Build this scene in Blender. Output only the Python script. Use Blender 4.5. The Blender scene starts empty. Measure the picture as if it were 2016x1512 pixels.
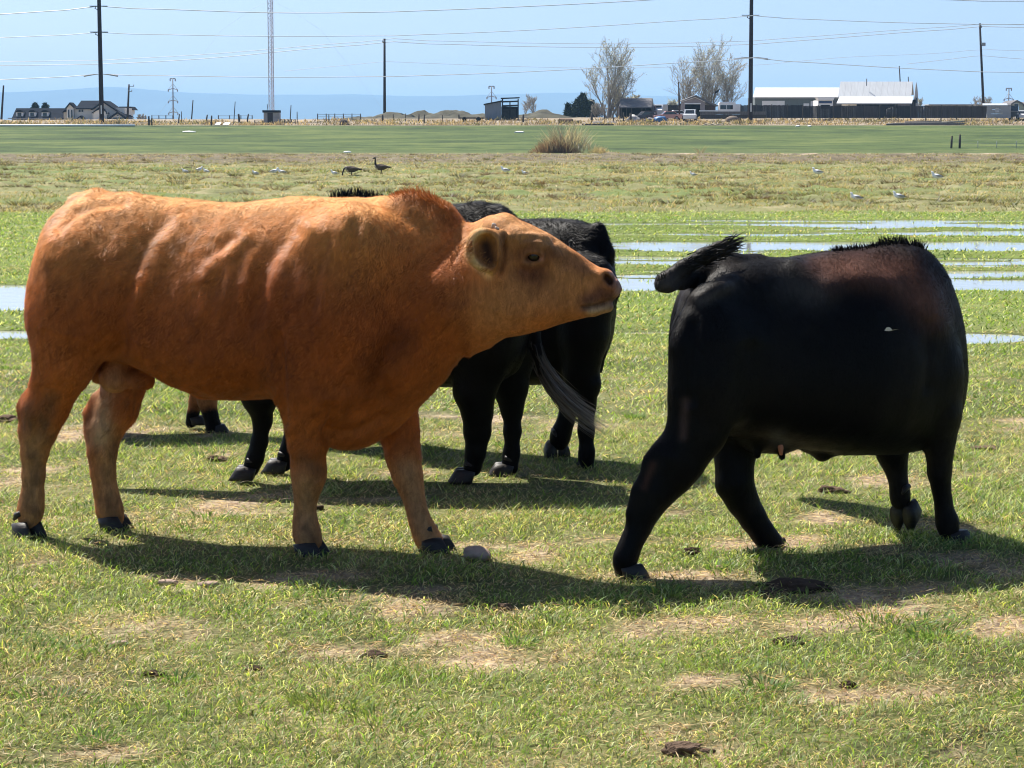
import bpy, bmesh, math, random
import numpy as np
from mathutils import Vector, Matrix
R = math.radians
random.seed(7)
rng = np.random.default_rng(11)
SC = bpy.context.scene
COL = SC.collection

# ------------------------------------------------------------------ camera, light, exposure
F_PX, W_PX, H_PX, CAM_H, HORIZON = 4366.0, 2016.0, 1512.0, 1.64, 270.0
PITCH = math.atan((H_PX / 2 - HORIZON) / F_PX)
cd = bpy.data.cameras.new("camera"); cam = bpy.data.objects.new("camera", cd); COL.objects.link(cam)
cd.sensor_width = 36.0; cd.lens = 36.0 * F_PX / W_PX; cd.clip_start = 0.2; cd.clip_end = 60000.0
cam.location = (0, 0, CAM_H); cam.rotation_euler = (math.pi / 2 - PITCH, 0, 0)
SC.camera = cam

SUN_TO = Vector((-0.42, 0.56, 1.0)).normalized()          # direction towards the sun
SUN_EL = math.asin(SUN_TO.z); SUN_AZ = math.atan2(SUN_TO.x, SUN_TO.y)
world = bpy.data.worlds.new("World"); SC.world = world; world.use_nodes = True
wt = world.node_tree; wt.nodes.clear()
w_out = wt.nodes.new("ShaderNodeOutputWorld"); w_bg = wt.nodes.new("ShaderNodeBackground")
w_sky = wt.nodes.new("ShaderNodeTexSky"); w_sky.sky_type = 'NISHITA'; w_sky.sun_disc = False
w_sky.sun_elevation = SUN_EL; w_sky.sun_rotation = SUN_AZ
w_sky.altitude = 800; w_sky.air_density = 0.6; w_sky.dust_density = 3.2; w_sky.ozone_density = 4.6
w_hue = wt.nodes.new("ShaderNodeHueSaturation"); w_hue.inputs["Saturation"].default_value = 1.0
wt.links.new(w_sky.outputs[0], w_hue.inputs["Color"]); wt.links.new(w_hue.outputs[0], w_bg.inputs["Color"])
w_bg.inputs["Strength"].default_value = 0.072
wt.links.new(w_bg.outputs[0], w_out.inputs["Surface"])
sl = bpy.data.lights.new("sun", 'SUN'); sun = bpy.data.objects.new("sun", sl); COL.objects.link(sun)
sl.energy = 3.9; sl.angle = R(0.53); sl.color = (1.0, 0.95, 0.86)
sun.rotation_euler = SUN_TO.to_track_quat('Z', 'Y').to_euler(); sun.location = (0, 0, 50)
vs = SC.view_settings; vs.view_transform = 'Standard'; vs.look = 'None'; vs.gamma = 1.0; vs.use_curve_mapping = False
vs.exposure = 1.35
SC.render.engine = 'CYCLES'
SC.cycles.use_denoising = True; SC.cycles.filter_width = 1.1
SC.cycles.max_bounces = 6; SC.cycles.diffuse_bounces = 3; SC.cycles.glossy_bounces = 3
SC.cycles.transmission_bounces = 4; SC.cycles.transparent_max_bounces = 8; SC.cycles.volume_bounces = 1

# ------------------------------------------------------------------ helpers: points, objects, properties
CP, SP = math.cos(PITCH), math.sin(PITCH)
def ray(u, v):
    """World direction of the sight line through photograph point (u, v), scaled so that y = 1."""
    a = (u - W_PX / 2) / F_PX; b = (H_PX / 2 - v) / F_PX
    d = np.array([a, CP + b * SP, -SP + b * CP]); return d / d[1]
def at(u, v, Y):
    d = ray(u, v); return Vector((d[0] * Y, Y, CAM_H + d[2] * Y))
def on_ground(u, v):
    d = ray(u, v); t = -CAM_H / d[2]; return Vector((d[0] * t, t, 0.0))
def to_px(P):
    P = np.asarray(P, dtype=np.float64); x, y, z = P[..., 0], P[..., 1], P[..., 2] - CAM_H
    dep = y * CP - z * SP; up = y * SP + z * CP
    return W_PX / 2 + x / dep * F_PX, H_PX / 2 - up / dep * F_PX

def link(o, parent=None):
    COL.objects.link(o)
    if parent is not None: o.parent = parent
    return o
def tag(o, label=None, cat=None, group=None, kind=None):
    if label: o["label"] = label
    if cat: o["category"] = cat
    if group: o["group"] = group
    if kind: o["kind"] = kind
    return o
def thing(name, label, cat, loc=(0, 0, 0), rz=0.0, group=None):
    o = bpy.data.objects.new(name, None); COL.objects.link(o); o.empty_display_size = 0.2
    o.location = loc; o.rotation_euler = (0, 0, rz)
    return tag(o, label, cat, group)
def mesh_np(name, V, faces=None, tris=None, quads=None, mat=None, parent=None, smooth=False):
    """Mesh object from numpy arrays (triangles and/or quads, or a list of polygons)."""
    me = bpy.data.meshes.new(name)
    if faces is not None:
        me.from_pydata([tuple(map(float, p)) for p in V], [], faces)
    else:
        V = np.asarray(V, dtype=np.float32)
        loops, starts, tot, n = [], [], [], 0
        if quads is not None and len(quads):
            q = np.asarray(quads, dtype=np.int32); loops.append(q.ravel()); starts.append(np.arange(len(q)) * 4 + n); n += q.size
        if tris is not None and len(tris):
            t = np.asarray(tris, dtype=np.int32); loops.append(t.ravel()); starts.append(np.arange(len(t)) * 3 + n); n += t.size
        L = np.concatenate(loops); S = np.concatenate(starts).astype(np.int32)
        me.vertices.add(len(V)); me.vertices.foreach_set("co", V.ravel())
        me.loops.add(len(L)); me.loops.foreach_set("vertex_index", L)
        me.polygons.add(len(S)); me.polygons.foreach_set("loop_start", S)
        me.update(calc_edges=True)
    if smooth: me.polygons.foreach_set("use_smooth", np.ones(len(me.polygons), dtype=bool))
    if mat is not None:
        me.materials.append(mat)
    return link(bpy.data.objects.new(name, me), parent)
def add_color(o, name, C):
    C = np.asarray(C, dtype=np.float32)
    if C.shape[1] == 3: C = np.concatenate([C, np.ones((len(C), 1), np.float32)], 1)
    a = o.data.attributes.new(name, 'FLOAT_COLOR', 'POINT'); a.data.foreach_set("color", C.ravel())

class MB:
    """Collects boxes, prisms and tubes and links them as ONE mesh object."""
    def __init__(s): s.V, s.F = [], []
    def add(s, V, F):
        n = len(s.V); s.V += [tuple(v) for v in V]; s.F += [tuple(i + n for i in f) for f in F]; return s
    def box(s, x0, x1, y0, y1, z0, z1):
        V = [(x, y, z) for z in (z0, z1) for y in (y0, y1) for x in (x0, x1)]
        return s.add(V, [(0, 2, 3, 1), (4, 5, 7, 6), (0, 1, 5, 4), (2, 6, 7, 3), (0, 4, 6, 2), (1, 3, 7, 5)])
    def beam(s, a, b, w, d=None):
        """A square bar from a to b, w wide and d deep."""
        a, b = Vector(a), Vector(b); d = d or w; t = (b - a).normalized()
        r = t.cross(Vector((0, 0, 1)));  r = Vector((1, 0, 0)) if r.length < 1e-4 else r.normalized(); u = r.cross(t)
        V = [p + r * (w / 2 * i) + u * (d / 2 * j) for p in (a, b) for i, j in ((-1, -1), (1, -1), (1, 1), (-1, 1))]
        return s.add(V, [(3, 2, 1, 0), (4, 5, 6, 7), (0, 1, 5, 4), (1, 2, 6, 5), (2, 3, 7, 6), (3, 0, 4, 7)])
    def tube(s, pts, radii, n=8, cap=True):
        pts = [Vector(p) for p in pts]
        if not hasattr(radii, '__len__'): radii = [radii] * len(pts)
        V, F, prev = [], [], None
        for i, p in enumerate(pts):
            t = (pts[min(i + 1, len(pts) - 1)] - pts[max(i - 1, 0)])
            t = t.normalized() if t.length > 1e-9 else Vector((0, 0, 1))
            if prev is None:
                r = t.cross(Vector((0.31, 0.17, 0.93)));  r = r.normalized() if r.length > 1e-3 else Vector((1, 0, 0))
            else:
                r = (prev - t * prev.dot(t)).normalized()
            prev = r; b = t.cross(r)
            V += [p + (r * math.cos(2 * math.pi * k / n) + b * math.sin(2 * math.pi * k / n)) * radii[i] for k in range(n)]
        for i in range(len(pts) - 1):
            F += [(i * n + k, i * n + (k + 1) % n, (i + 1) * n + (k + 1) % n, (i + 1) * n + k) for k in range(n)]
        if cap: F += [tuple(reversed(range(n))), tuple(range((len(pts) - 1) * n, len(pts) * n))]
        return s.add(V, F)
    def prism(s, poly, y0, y1, axis='y'):
        """poly of (x, z) pushed from y0 to y1 (or (y, z) pushed along x)."""
        n = len(poly)
        if axis == 'y': V = [(x, y0, z) for x, z in poly] + [(x, y1, z) for x, z in poly]
        else: V = [(y0, x, z) for x, z in poly] + [(y1, x, z) for x, z in poly]
        F = [tuple(range(n)), tuple(reversed(range(n, 2 * n)))] + [(i, i + n, (i + 1) % n + n, (i + 1) % n) for i in range(n)]
        return s.add(V, F)
    def build(s, name, mat, parent=None, smooth=False, fix=True):
        me = bpy.data.meshes.new(name); me.from_pydata(s.V, [], s.F); me.materials.append(mat)
        if fix:
            bm = bmesh.new(); bm.from_mesh(me); bmesh.ops.recalc_face_normals(bm, faces=bm.faces); bm.to_mesh(me); bm.free()
        if smooth: me.polygons.foreach_set("use_smooth", [True] * len(me.polygons))
        return link(bpy.data.objects.new(name, me), parent)

# ------------------------------------------------------------------ helpers: materials
class NT:
    def __init__(s, name):
        s.m = bpy.data.materials.new(name); s.m.use_nodes = True; s.t = s.m.node_tree; s.t.nodes.clear()
        s.out = s.n('OutputMaterial')
    def n(s, kind, **kw):
        nd = s.t.nodes.new('ShaderNode' + kind)
        for k, v in kw.items(): setattr(nd, k, v)
        return nd
    def l(s, a, b): s.t.links.new(a, b)
    def setin(s, sock, v):
        if hasattr(v, 'is_output') or hasattr(v, 'links'): s.l(v, sock)
        else: sock.default_value = v
    def noise(s, scale, detail=4, rough=0.55, vec=None, stretch=None, dist=0.0):
        if vec is None: vec = s.n('TexCoord').outputs['Object']
        if stretch is not None:
            mp = s.n('Mapping'); mp.inputs['Scale'].default_value = stretch; s.l(vec, mp.inputs['Vector']); vec = mp.outputs[0]
        nd = s.n('TexNoise'); s.l(vec, nd.inputs['Vector'])
        nd.inputs['Scale'].default_value = scale; nd.inputs['Detail'].default_value = detail
        nd.inputs['Roughness'].default_value = rough; nd.inputs['Distortion'].default_value = dist
        return nd.outputs['Fac']
    def math(s, op, a, b=0.0, c=None, clamp=False):
        nd = s.n('Math', operation=op); nd.use_clamp = clamp; s.setin(nd.inputs[0], a); s.setin(nd.inputs[1], b)
        if c is not None: s.setin(nd.inputs[2], c)
        return nd.outputs[0]
    def ramp(s, fac, stops, interp='LINEAR'):
        nd = s.n('ValToRGB'); cr = nd.color_ramp; cr.interpolation = interp
        while len(cr.elements) < len(stops): cr.elements.new(0.5)
        for e, (p, c) in zip(cr.elements, stops):
            e.position = p; e.color = (*c, 1) if hasattr(c, '__len__') else (c, c, c, 1)
        s.setin(nd.inputs[0], fac); return nd.outputs[0]
    def mix(s, fac, a, b, blend='MIX'):
        nd = s.n('Mix', data_type='RGBA', blend_type=blend); s.setin(nd.inputs[0], fac)
        for i, v in ((6, a), (7, b)):
            if isinstance(v, tuple): v = (*v[:3], 1)
            s.setin(nd.inputs[i], v)
        return nd.outputs[2]
    def vmap(s, v, a, b, c, d):
        nd = s.n('MapRange', interpolation_type='SMOOTHSTEP'); s.setin(nd.inputs[0], v)
        for i, x in enumerate((a, b, c, d)): nd.inputs[i + 1].default_value = x
        return nd.outputs[0]
    def bump(s, height, strength=0.5, dist=0.01, normal=None):
        nd = s.n('Bump'); nd.inputs['Strength'].default_value = strength; nd.inputs['Distance'].default_value = dist
        s.l(height, nd.inputs['Height'])
        if normal is not None: s.l(normal, nd.inputs['Normal'])
        return nd.outputs[0]
    def pbsdf(s, color, rough=0.7, spec=0.3, metal=0.0, normal=None, sheen=0.0, **kw):
        b = s.n('BsdfPrincipled')
        s.setin(b.inputs['Base Color'], (*color[:3], 1) if isinstance(color, tuple) else color)
        s.setin(b.inputs['Roughness'], rough); b.inputs['Specular IOR Level'].default_value = spec
        b.inputs['Metallic'].default_value = metal; b.inputs['Sheen Weight'].default_value = sheen
        for k, v in kw.items(): s.setin(b.inputs[k.replace('_', ' ')], v)
        if normal is not None: s.l(normal, b.inputs['Normal'])
        return b.outputs[0]
    def surf(s, sh): s.l(sh, s.out.inputs['Surface']); return s.m
_MATS = {}
def plain(name, col, rough=0.7, spec=0.3, metal=0.0, vary=0.25, scale=1.5, stretch=None, bump=0.0):
    """A procedural painted / weathered surface: base colour broken up by noise, optional relief."""
    if name in _MATS: return _MATS[name]
    t = NT(name); f = t.noise(scale, 6, 0.62, stretch=stretch)
    c = t.ramp(f, [(0.25, tuple(x * (1 - vary) for x in col)), (0.75, tuple(min(1, x * (1 + vary)) for x in col))])
    n = t.bump(t.noise(scale * 6, 4, stretch=stretch), bump, 0.02) if bump else None
    _MATS[name] = t.surf(t.pbsdf(c, rough, spec, metal, normal=n)); return _MATS[name]
FUR_BULL = 230000
# ------------------------------------------------------------------ sculpting: smooth unions of soft volumes turned into one mesh
class Frame:
    """A vertical plane through O heading psi; l is the distance off that plane, to the left of the heading."""
    def __init__(s, x, y, psi):
        s.O = np.array([x, y, 0.0]); s.H = np.array([math.cos(psi), math.sin(psi), 0.0]); s.L = np.array([-math.sin(psi), math.cos(psi), 0.0])
    def p(s, u, v, l=0.0):
        d = ray(u, v); C = np.array([0, 0, CAM_H]); t = ((s.O - C) @ s.L + l) / (d @ s.L); return C + d * t
    def loc(s, P):
        q = P - s.O.astype(P.dtype); return q @ s.H.astype(P.dtype), q @ s.L.astype(P.dtype), q[..., 2]
    def mpp(s, u, v, l=0.0):
        return s.p(u, v, l)[1] / F_PX                      # metres per photograph pixel there
class Body:
    def __init__(s): s.ops = []
    def op(s, fn, lo, hi, k, mode='add'): s.ops.append((fn, np.array(lo) - k - 0.03, np.array(hi) + k + 0.03, k, mode)); return s
    def trunk(s, fr, st, p=2.2, egg=0.12, k=0.05, mode='add'):
        """Stations (u, v top, v bottom, half width) along a frame's plane, swept with rounded sections."""
        A = np.array([[*fr.loc(fr.p(u, t)[None])[0], fr.p(u, t)[2], fr.p(u, b)[2], w] for u, t, b, w in st])
        A = A[np.argsort(A[:, 0])]; S = np.linspace(A[0, 0], A[-1, 0], 600); ds = S[1] - S[0]
        n = max(3, int(0.035 / ds)); ker = np.hanning(2 * n + 1); ker /= ker.sum()
        def sm(y): return np.convolve(np.pad(np.interp(S, A[:, 0], y), n, mode='edge'), ker, 'valid')
        T, B, W = sm(A[:, 1]), sm(A[:, 2]), sm(A[:, 3])
        def fn(P):
            x, l, z = fr.loc(P); o = np.maximum(np.maximum(S[0] - x, x - S[-1]), 0)
            t, b, w = np.interp(x, S, T), np.interp(x, S, B), np.interp(x, S, W)
            zc, hz = (t + b) / 2, np.maximum((t - b) / 2, 0.01); q = (z - zc) / hz
            w = np.maximum(w * (1 - egg * np.clip(q, -1, 1)), 0.01)
            r = (np.abs(q) ** p + np.abs(l / w) ** p) ** (1 / p)
            return ((r - 1) * np.minimum(hz, w) * 0.9 + o).astype(np.float32)
        C = np.array([fr.O + fr.H * x for x in (S[0], S[-1])]); m = np.max(W) + 0.02
        lo = C.min(0) - m; hi = C.max(0) + m; lo[2], hi[2] = B.min(), T.max()
        return s.op(fn, lo, hi, k, mode)
    def chain(s, fr, pts, k=0.04, sl=1.0, mode='add', m=None):
        """Tapered limbs through (u, v, l, radius in photograph pixels)."""
        Q = [(fr.p(u, v, l), r * (m or fr.mpp(u, v, l))) for u, v, l, r in pts]
        L = fr.L
        for (a, ra), (b, rb) in zip(Q[:-1], Q[1:]) if len(Q) > 1 else [(Q[0], Q[0])]:
            def fn(P, a=a, b=b, ra=ra, rb=rb):
                f = P.dtype.type
                def sq(v): return v + np.outer(v @ L.astype(v.dtype), (L * (1 / sl - 1)).astype(v.dtype)).reshape(v.shape)
                p_ = sq(P - a.astype(P.dtype)); d_ = sq((b - a)[None])[0].astype(P.dtype); dd = float(d_ @ d_) or 1e-9
                t = np.clip(p_ @ d_ / f(dd), 0, 1)
                return (np.linalg.norm(p_ - t[..., None] * d_, axis=-1) - (f(ra) + t * f(rb - ra))) * f(min(1.0, sl))
            rr = max(ra, rb); s.op(fn, np.minimum(a, b) - rr, np.maximum(a, b) + rr, k, mode)
        return s
    def eval(s, P, centers, cull=True):
        nb = len(centers); f = np.full(P.shape[:2], 1.0, np.float32)
        half = (P[0].max(0) - P[0].min(0)) / 2 if len(P) else 0
        for fn, lo, hi, k, mode in s.ops:
            sel = np.all((centers > lo - half) & (centers < hi + half), axis=1) if cull else np.ones(nb, bool)
            if not sel.any(): continue
            d = fn(P[sel].reshape(-1, 3)).reshape(-1, P.shape[1]); a = f[sel]
            if mode == 'add':
                h = np.maximum(k - np.abs(a - d), 0) / k; f[sel] = np.minimum(a, d) - h * h * k * 0.25
            else:
                d = -d; h = np.maximum(k - np.abs(a - d), 0) / k; f[sel] = np.maximum(a, d) + h * h * k * 0.25
        return f
    def mesh(s, h):
        lo = np.min([o[1] for o in s.ops if o[4] == 'add'], 0); hi = np.max([o[2] for o in s.ops if o[4] == 'add'], 0)
        B = 12; nb = np.ceil((hi - lo) / (h * B)).astype(int) + 1
        g = np.stack(np.meshgrid(*[np.arange(n) for n in nb], indexing='ij'), -1).reshape(-1, 3)
        cen = (lo + (g + 0.5) * B * h).astype(np.float32)
        fc = s.eval(cen[:, None, :], cen, cull=False)[:, 0]
        near = np.abs(fc) < B * h * 0.95 + 0.02
        D = np.ones((nb[0], B, nb[1], B, nb[2], B), np.float32)
        ins = g[(fc < 0) & ~near]; D[ins[:, 0], :, ins[:, 1], :, ins[:, 2], :] = -1
        gi = g[near]; o = np.stack(np.meshgrid(*[np.arange(B)] * 3, indexing='ij'), -1).reshape(-1, 3)
        for i in range(0, len(gi), 400):
            gg = gi[i:i + 400]
            P = (lo + (gg[:, None, :] * B + o[None]) * h).astype(np.float32)
            f = s.eval(P, cen[near][i:i + 400])
            D[gg[:, 0], :, gg[:, 1], :, gg[:, 2], :] = f.reshape(-1, B, B, B)
        D = D.reshape(nb[0] * B, nb[1] * B, nb[2] * B)
        N = np.zeros(tuple(n - 1 for n in D.shape), np.uint8); S = (D < 0).astype(np.uint8)
        offs = [(i, j, k) for i in (0, 1) for j in (0, 1) for k in (0, 1)]
        for i, j, k in offs: N += S[i:S.shape[0] - 1 + i, j:S.shape[1] - 1 + j, k:S.shape[2] - 1 + k]
        cell = np.argwhere((N > 0) & (N < 8)); idx = np.full(N.shape, -1, np.int32)
        idx[cell[:, 0], cell[:, 1], cell[:, 2]] = np.arange(len(cell))
        val = np.stack([D[cell[:, 0] + i, cell[:, 1] + j, cell[:, 2] + k] for i, j, k in offs], 1)
        acc = np.zeros((len(cell), 3)); cnt = np.zeros(len(cell))
        O = np.array(offs, float)
        for a in range(8):
            for b in range(a + 1, 8):
                if abs(O[a] - O[b]).sum() != 1: continue
                va, vb = val[:, a], val[:, b]; x = (va < 0) != (vb < 0)
                t = np.where(x, va / np.where(x, va - vb, 1), 0)
                acc += np.where(x[:, None], O[a] + t[:, None] * (O[b] - O[a]), 0); cnt += x
        V = lo + (cell + acc / cnt[:, None]) * h
        quads = []
        for ax in range(3):
            s0 = [slice(1, -1)] * 3; s0[ax] = slice(0, -1); s1 = list(s0); s1[ax] = slice(1, None)
            A, Bq = S[tuple(s0)], S[tuple(s1)]; e = np.argwhere(A != Bq); flip = A[e[:, 0], e[:, 1], e[:, 2]] == 0
            off = np.array([1, 1, 1]); off[ax] = 0; e = e + off
            o1, o2 = [(a + ax) % 3 for a in (1, 2)]; E1 = np.eye(3, dtype=int)[o1]; E2 = np.eye(3, dtype=int)[o2]
            q = np.stack([idx[tuple((e + d).T)] for d in (-E1 - E2, -E2, 0 * E1, -E1)], 1)
            q[flip] = q[flip][:, ::-1]; quads.append(q)
        q = np.concatenate(quads); q = q[(q >= 0).all(1)]
        return V, q
def normals(V, q):
    n = np.cross(V[q[:, 2]] - V[q[:, 0]], V[q[:, 3]] - V[q[:, 1]]); N = np.zeros_like(V)
    for i in range(4): np.add.at(N, q[:, i], n)
    return N / np.maximum(np.linalg.norm(N, axis=1, keepdims=True), 1e-12)
def pdist(U, Vp, line):
    """Distance in photograph pixels from points to a polyline."""
    d = np.full(U.shape, 1e9); P = np.stack([U, Vp], -1); line = np.array(line, float)
    if len(line) == 1: return np.hypot(U - line[0, 0], Vp - line[0, 1])
    for a, b in zip(line[:-1], line[1:]):
        ab = b - a; t = np.clip(((P - a) @ ab) / max(ab @ ab, 1e-9), 0, 1)
        d = np.minimum(d, np.hypot(*(P - a - t[:, None] * ab).T))
    return d
def strokes(V, q, ST, sm=1):
    """Raise (+) or sink (-) the side that faces the viewer along drawn lines: (points, millimetres, width in pixels)."""
    N = normals(V, q); U, W = to_px(V); face = np.clip(-N[:, 1] * 2.2 + 0.25, 0, 1); D = np.zeros(len(V))
    for line, mm, sg in ST:
        D += mm * 0.001 * np.exp(-0.5 * (pdist(U, W, line) / sg) ** 2)
    return V + N * (D * face)[:, None]
def paint(C, U, W, line, sg, col, amt=1.0):
    m = (np.exp(-0.5 * (pdist(U, W, line) / sg) ** 2) * amt)[:, None]; return C * (1 - m) + np.array(col) * m
def vnoise(P, scale, seed=0, octaves=3):
    """Value noise on points (N,2 or 3), in -1..1."""
    P = np.asarray(P, float) * scale; out = np.zeros(len(P)); amp = 1.0; tot = 0
    for o in range(octaves):
        i = np.floor(P).astype(np.int64); f = P - i; f = f * f * (3 - 2 * f); acc = np.zeros(len(P))
        dim = P.shape[1]
        for c in range(2 ** dim):
            b = np.array([(c >> k) & 1 for k in range(dim)]); n = i + b
            hsh = n[:, 0] * 374761393 + n[:, 1] * 668265263 + (n[:, 2] * 2147483647 if dim > 2 else 0) + (seed + o * 17) * 974634121
            hsh = (hsh ^ (hsh >> 13)) * 1274126177; hsh = (hsh ^ (hsh >> 16)) & 0xffff
            acc += hsh / 32767.5 * np.prod(np.where(b, f, 1 - f), axis=1)
        out += amp * (acc - 1); tot += amp; amp *= 0.5; P = P * 2.03 + 13.7
    return out / tot
def fur(name, V, q, C, parent, n, length, width, flow, mat, seed=1, lift=0.28, keep=None, back=0.35, jit=0.22):
    """Short coat: n single-blade hairs laid along flow(points, normals) on the side that can be seen."""
    g = np.random.default_rng(seed); N = normals(V, q)
    a, b, c, d = (V[q[:, i]] for i in range(4)); ar = np.linalg.norm(np.cross(c - a, d - b), axis=1)
    nf = N[q].mean(1); ar = ar * (nf[:, 1] < back)
    if keep is not None: ar = ar * keep[q].mean(1)
    f = g.choice(len(q), n, p=ar / ar.sum()); s, t = g.random(n)[:, None], g.random(n)[:, None]
    def bl(X): X = X[q[f]]; return (X[:, 0] * (1 - s) + X[:, 1] * s) * (1 - t) + (X[:, 3] * (1 - s) + X[:, 2] * s) * t
    P, Nn, Cc = bl(V), bl(N), bl(C)
    D = flow(P, Nn); clump = np.stack([vnoise(P, 28, seed + k, 2) for k in range(3)], 1)
    D = D + clump * 0.85 + g.normal(0, jit, (n, 3)); D -= Nn * (D * Nn).sum(1, keepdims=True)
    D /= np.maximum(np.linalg.norm(D, axis=1, keepdims=True), 1e-9)
    ln = length * (0.55 + 0.9 * g.random(n))[:, None] if np.isscalar(length) else bl(length[:, None]) * (0.55 + 0.9 * g.random(n))[:, None]
    lf = lift * (0.6 + 0.8 * g.random(n))[:, None]
    tip = P + (D + Nn * lf) * ln; side = np.cross(D, Nn) * (width * (0.7 + 0.6 * g.random(n)))[:, None]
    VV = np.stack([P - side * .5 - Nn * .002, P + side * .5 - Nn * .002, tip], 1).reshape(-1, 3); k = np.arange(n)[:, None] * 3
    o = mesh_np(name, VV, tris=k + np.array([[0, 1, 2]]), mat=mat, parent=parent, smooth=True)
    al, ac = (P[:, 0] + P[:, 2]) * .7, (P[:, 0] - P[:, 2]) * .7; cl = vnoise(np.stack([ac * 46, al * 15, P[:, 1] * 20], -1), 1.0, seed + 19, 3)
    Cc = Cc * (0.88 + 0.24 * g.random(n))[:, None] * (1 + 0.22 * vnoise(P, 9, seed + 9, 3) + .62 * cl)[:, None]
    add_color(o, "coat", np.repeat(np.clip(Cc, 0, 1), 3, axis=0)); return o

def coat_material(name, rough, spec, bump, sheen=0.0, scale=60.0, vary=0.35):
    t = NT(name); at_ = t.n('Attribute', attribute_name="coat").outputs['Color']
    f1 = t.noise(scale, 5, 0.65, stretch=(1, 1, .35), dist=0.6); f2 = t.noise(7, 5, 0.6)
    k = t.math('MULTIPLY', t.vmap(f1, 0.2, 0.8, 1 - vary, 1 + vary), t.vmap(f2, 0.25, 0.75, 0.85, 1.15))
    c = t.mix(1.0, at_, k, 'MULTIPLY')
    nb = t.bump(f1, bump, 0.012) if bump else None
    return t.surf(t.pbsdf(c, rough, spec, sheen=sheen, normal=nb))
def hair_material(name, rough=0.5, spec=0.35, trans=0.25):
    t = NT(name); at_ = t.n('Attribute', attribute_name="coat").outputs['Color']
    b = t.pbsdf(at_, rough, spec); tr = t.n('BsdfTranslucent'); t.l(at_, tr.inputs['Color'])
    m = t.n('MixShader'); m.inputs[0].default_value = trans; t.l(b, m.inputs[1]); t.l(tr.outputs[0], m.inputs[2])
    return t.surf(m.outputs[0])
M_COAT = coat_material("coat_short_hair", 0.6, 0.12, 0.5)
M_BLACKCOAT = coat_material("coat_black_hair", 0.5, 0.08, 0.3)
M_HAIR = hair_material("hair_strands", 0.5, 0.16, .2)
M_BLACKHAIR = hair_material("black_hair_strands", 0.5, 0.07, 0.02)
def horn_mat(name, c, rough=0.5):
    t = NT(name); f = t.noise(40, 5, 0.7, stretch=(1, 1, 4)); cc = t.ramp(f, [(0.3, tuple(x * .5 for x in c)), (0.75, tuple(min(1, x * 1.6) for x in c))])
    return t.surf(t.pbsdf(cc, rough, 0.35, normal=t.bump(f, 0.4, 0.004)))
M_HOOF = horn_mat("hoof_horn_dark", (0.02, 0.016, 0.013)); M_HOOFGREY = horn_mat("hoof_horn_grey", (0.12, 0.10, 0.085))
M_EYE = NT("wet_eye"); M_EYE = M_EYE.surf(M_EYE.pbsdf((0.012, 0.006, 0.005), 0.15, 0.4))

def claw(parent, p, hd, L=0.10, W=0.05, Hh=0.055, mat=None, name="hoof_claw", pitch=0.0):
    """One claw of a cloven hoof: sole D-shaped, wall sloping back from the toe. p is the heel-centre on the ground, hd the toe direction."""
    hd = Vector(hd).normalized(); up = Vector((0, 0, 1)); sd = up.cross(hd).normalized()
    if pitch:
        r = Matrix.Rotation(pitch, 3, sd); hd = r @ hd; up = r @ up
    rings = [(0.0, 1.0, 0.0), (0.25, 1.0, -0.04), (0.65, 0.86, -0.10), (1.0, 0.70, -0.16)]; n = 14; V, F = [], []
    for h, sc, sh in rings:
        for k in range(n):
            a = 2 * math.pi * k / n; x = math.cos(a); y = math.sin(a)
            x = (abs(x) ** 0.8) * (1 if x > 0 else -0.85); fx = (x * 0.5 + 0.32) * L * (1 - h * 0.22) + sh * L; wy = y * W / 2 * sc * (1.0 if x < .3 else 1 - (x - .3) * 0.55)
            V.append(Vector(p) + hd * fx + sd * wy + up * (h * Hh * (1 - 0.18 * (x < 0))))
    for i in range(len(rings) - 1): F += [(i * n + k, i * n + (k + 1) % n, (i + 1) * n + (k + 1) % n, (i + 1) * n + k) for k in range(n)]
    F += [tuple(reversed(range(n))), tuple(range((len(rings) - 1) * n, len(rings) * n))]
    b = MB(); b.add(V, F); return b.build(name, mat or M_HOOF, parent, smooth=True)
def foot(parent, p, hd, s=1.0, mat=None, pitch=0.0, dew=True, spread=0.031):
    hd = Vector(hd).normalized(); sd = Vector((0, 0, 1)).cross(hd); p = Vector(p)
    for k in (-1, 1):
        claw(parent, p + sd * (k * spread * s), (hd + sd * (k * 0.06)), 0.135 * s, 0.064 * s, 0.070 * s, mat, pitch=pitch)
        if dew:
            q = p - hd * (0.012 * s) + sd * (k * 0.026 * s) + Vector((0, 0, 0.092 * s))
            MB().tube([q + hd * .03 * s + Vector((0, 0, .012 * s)), q, q - hd * .018 * s - Vector((0, 0, .02 * s))], [0.012 * s, 0.0135 * s, 0.005 * s], 8).build("dewclaw", mat or M_HOOF, parent, smooth=True)
def surf_at(V, u, v, rad=6):
    U, W = to_px(V); d = np.hypot(U - u, W - v); c = np.where(d < max(rad, d.min() + 1))[0]; return V[c[np.argmin(V[c, 1])]]
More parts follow.
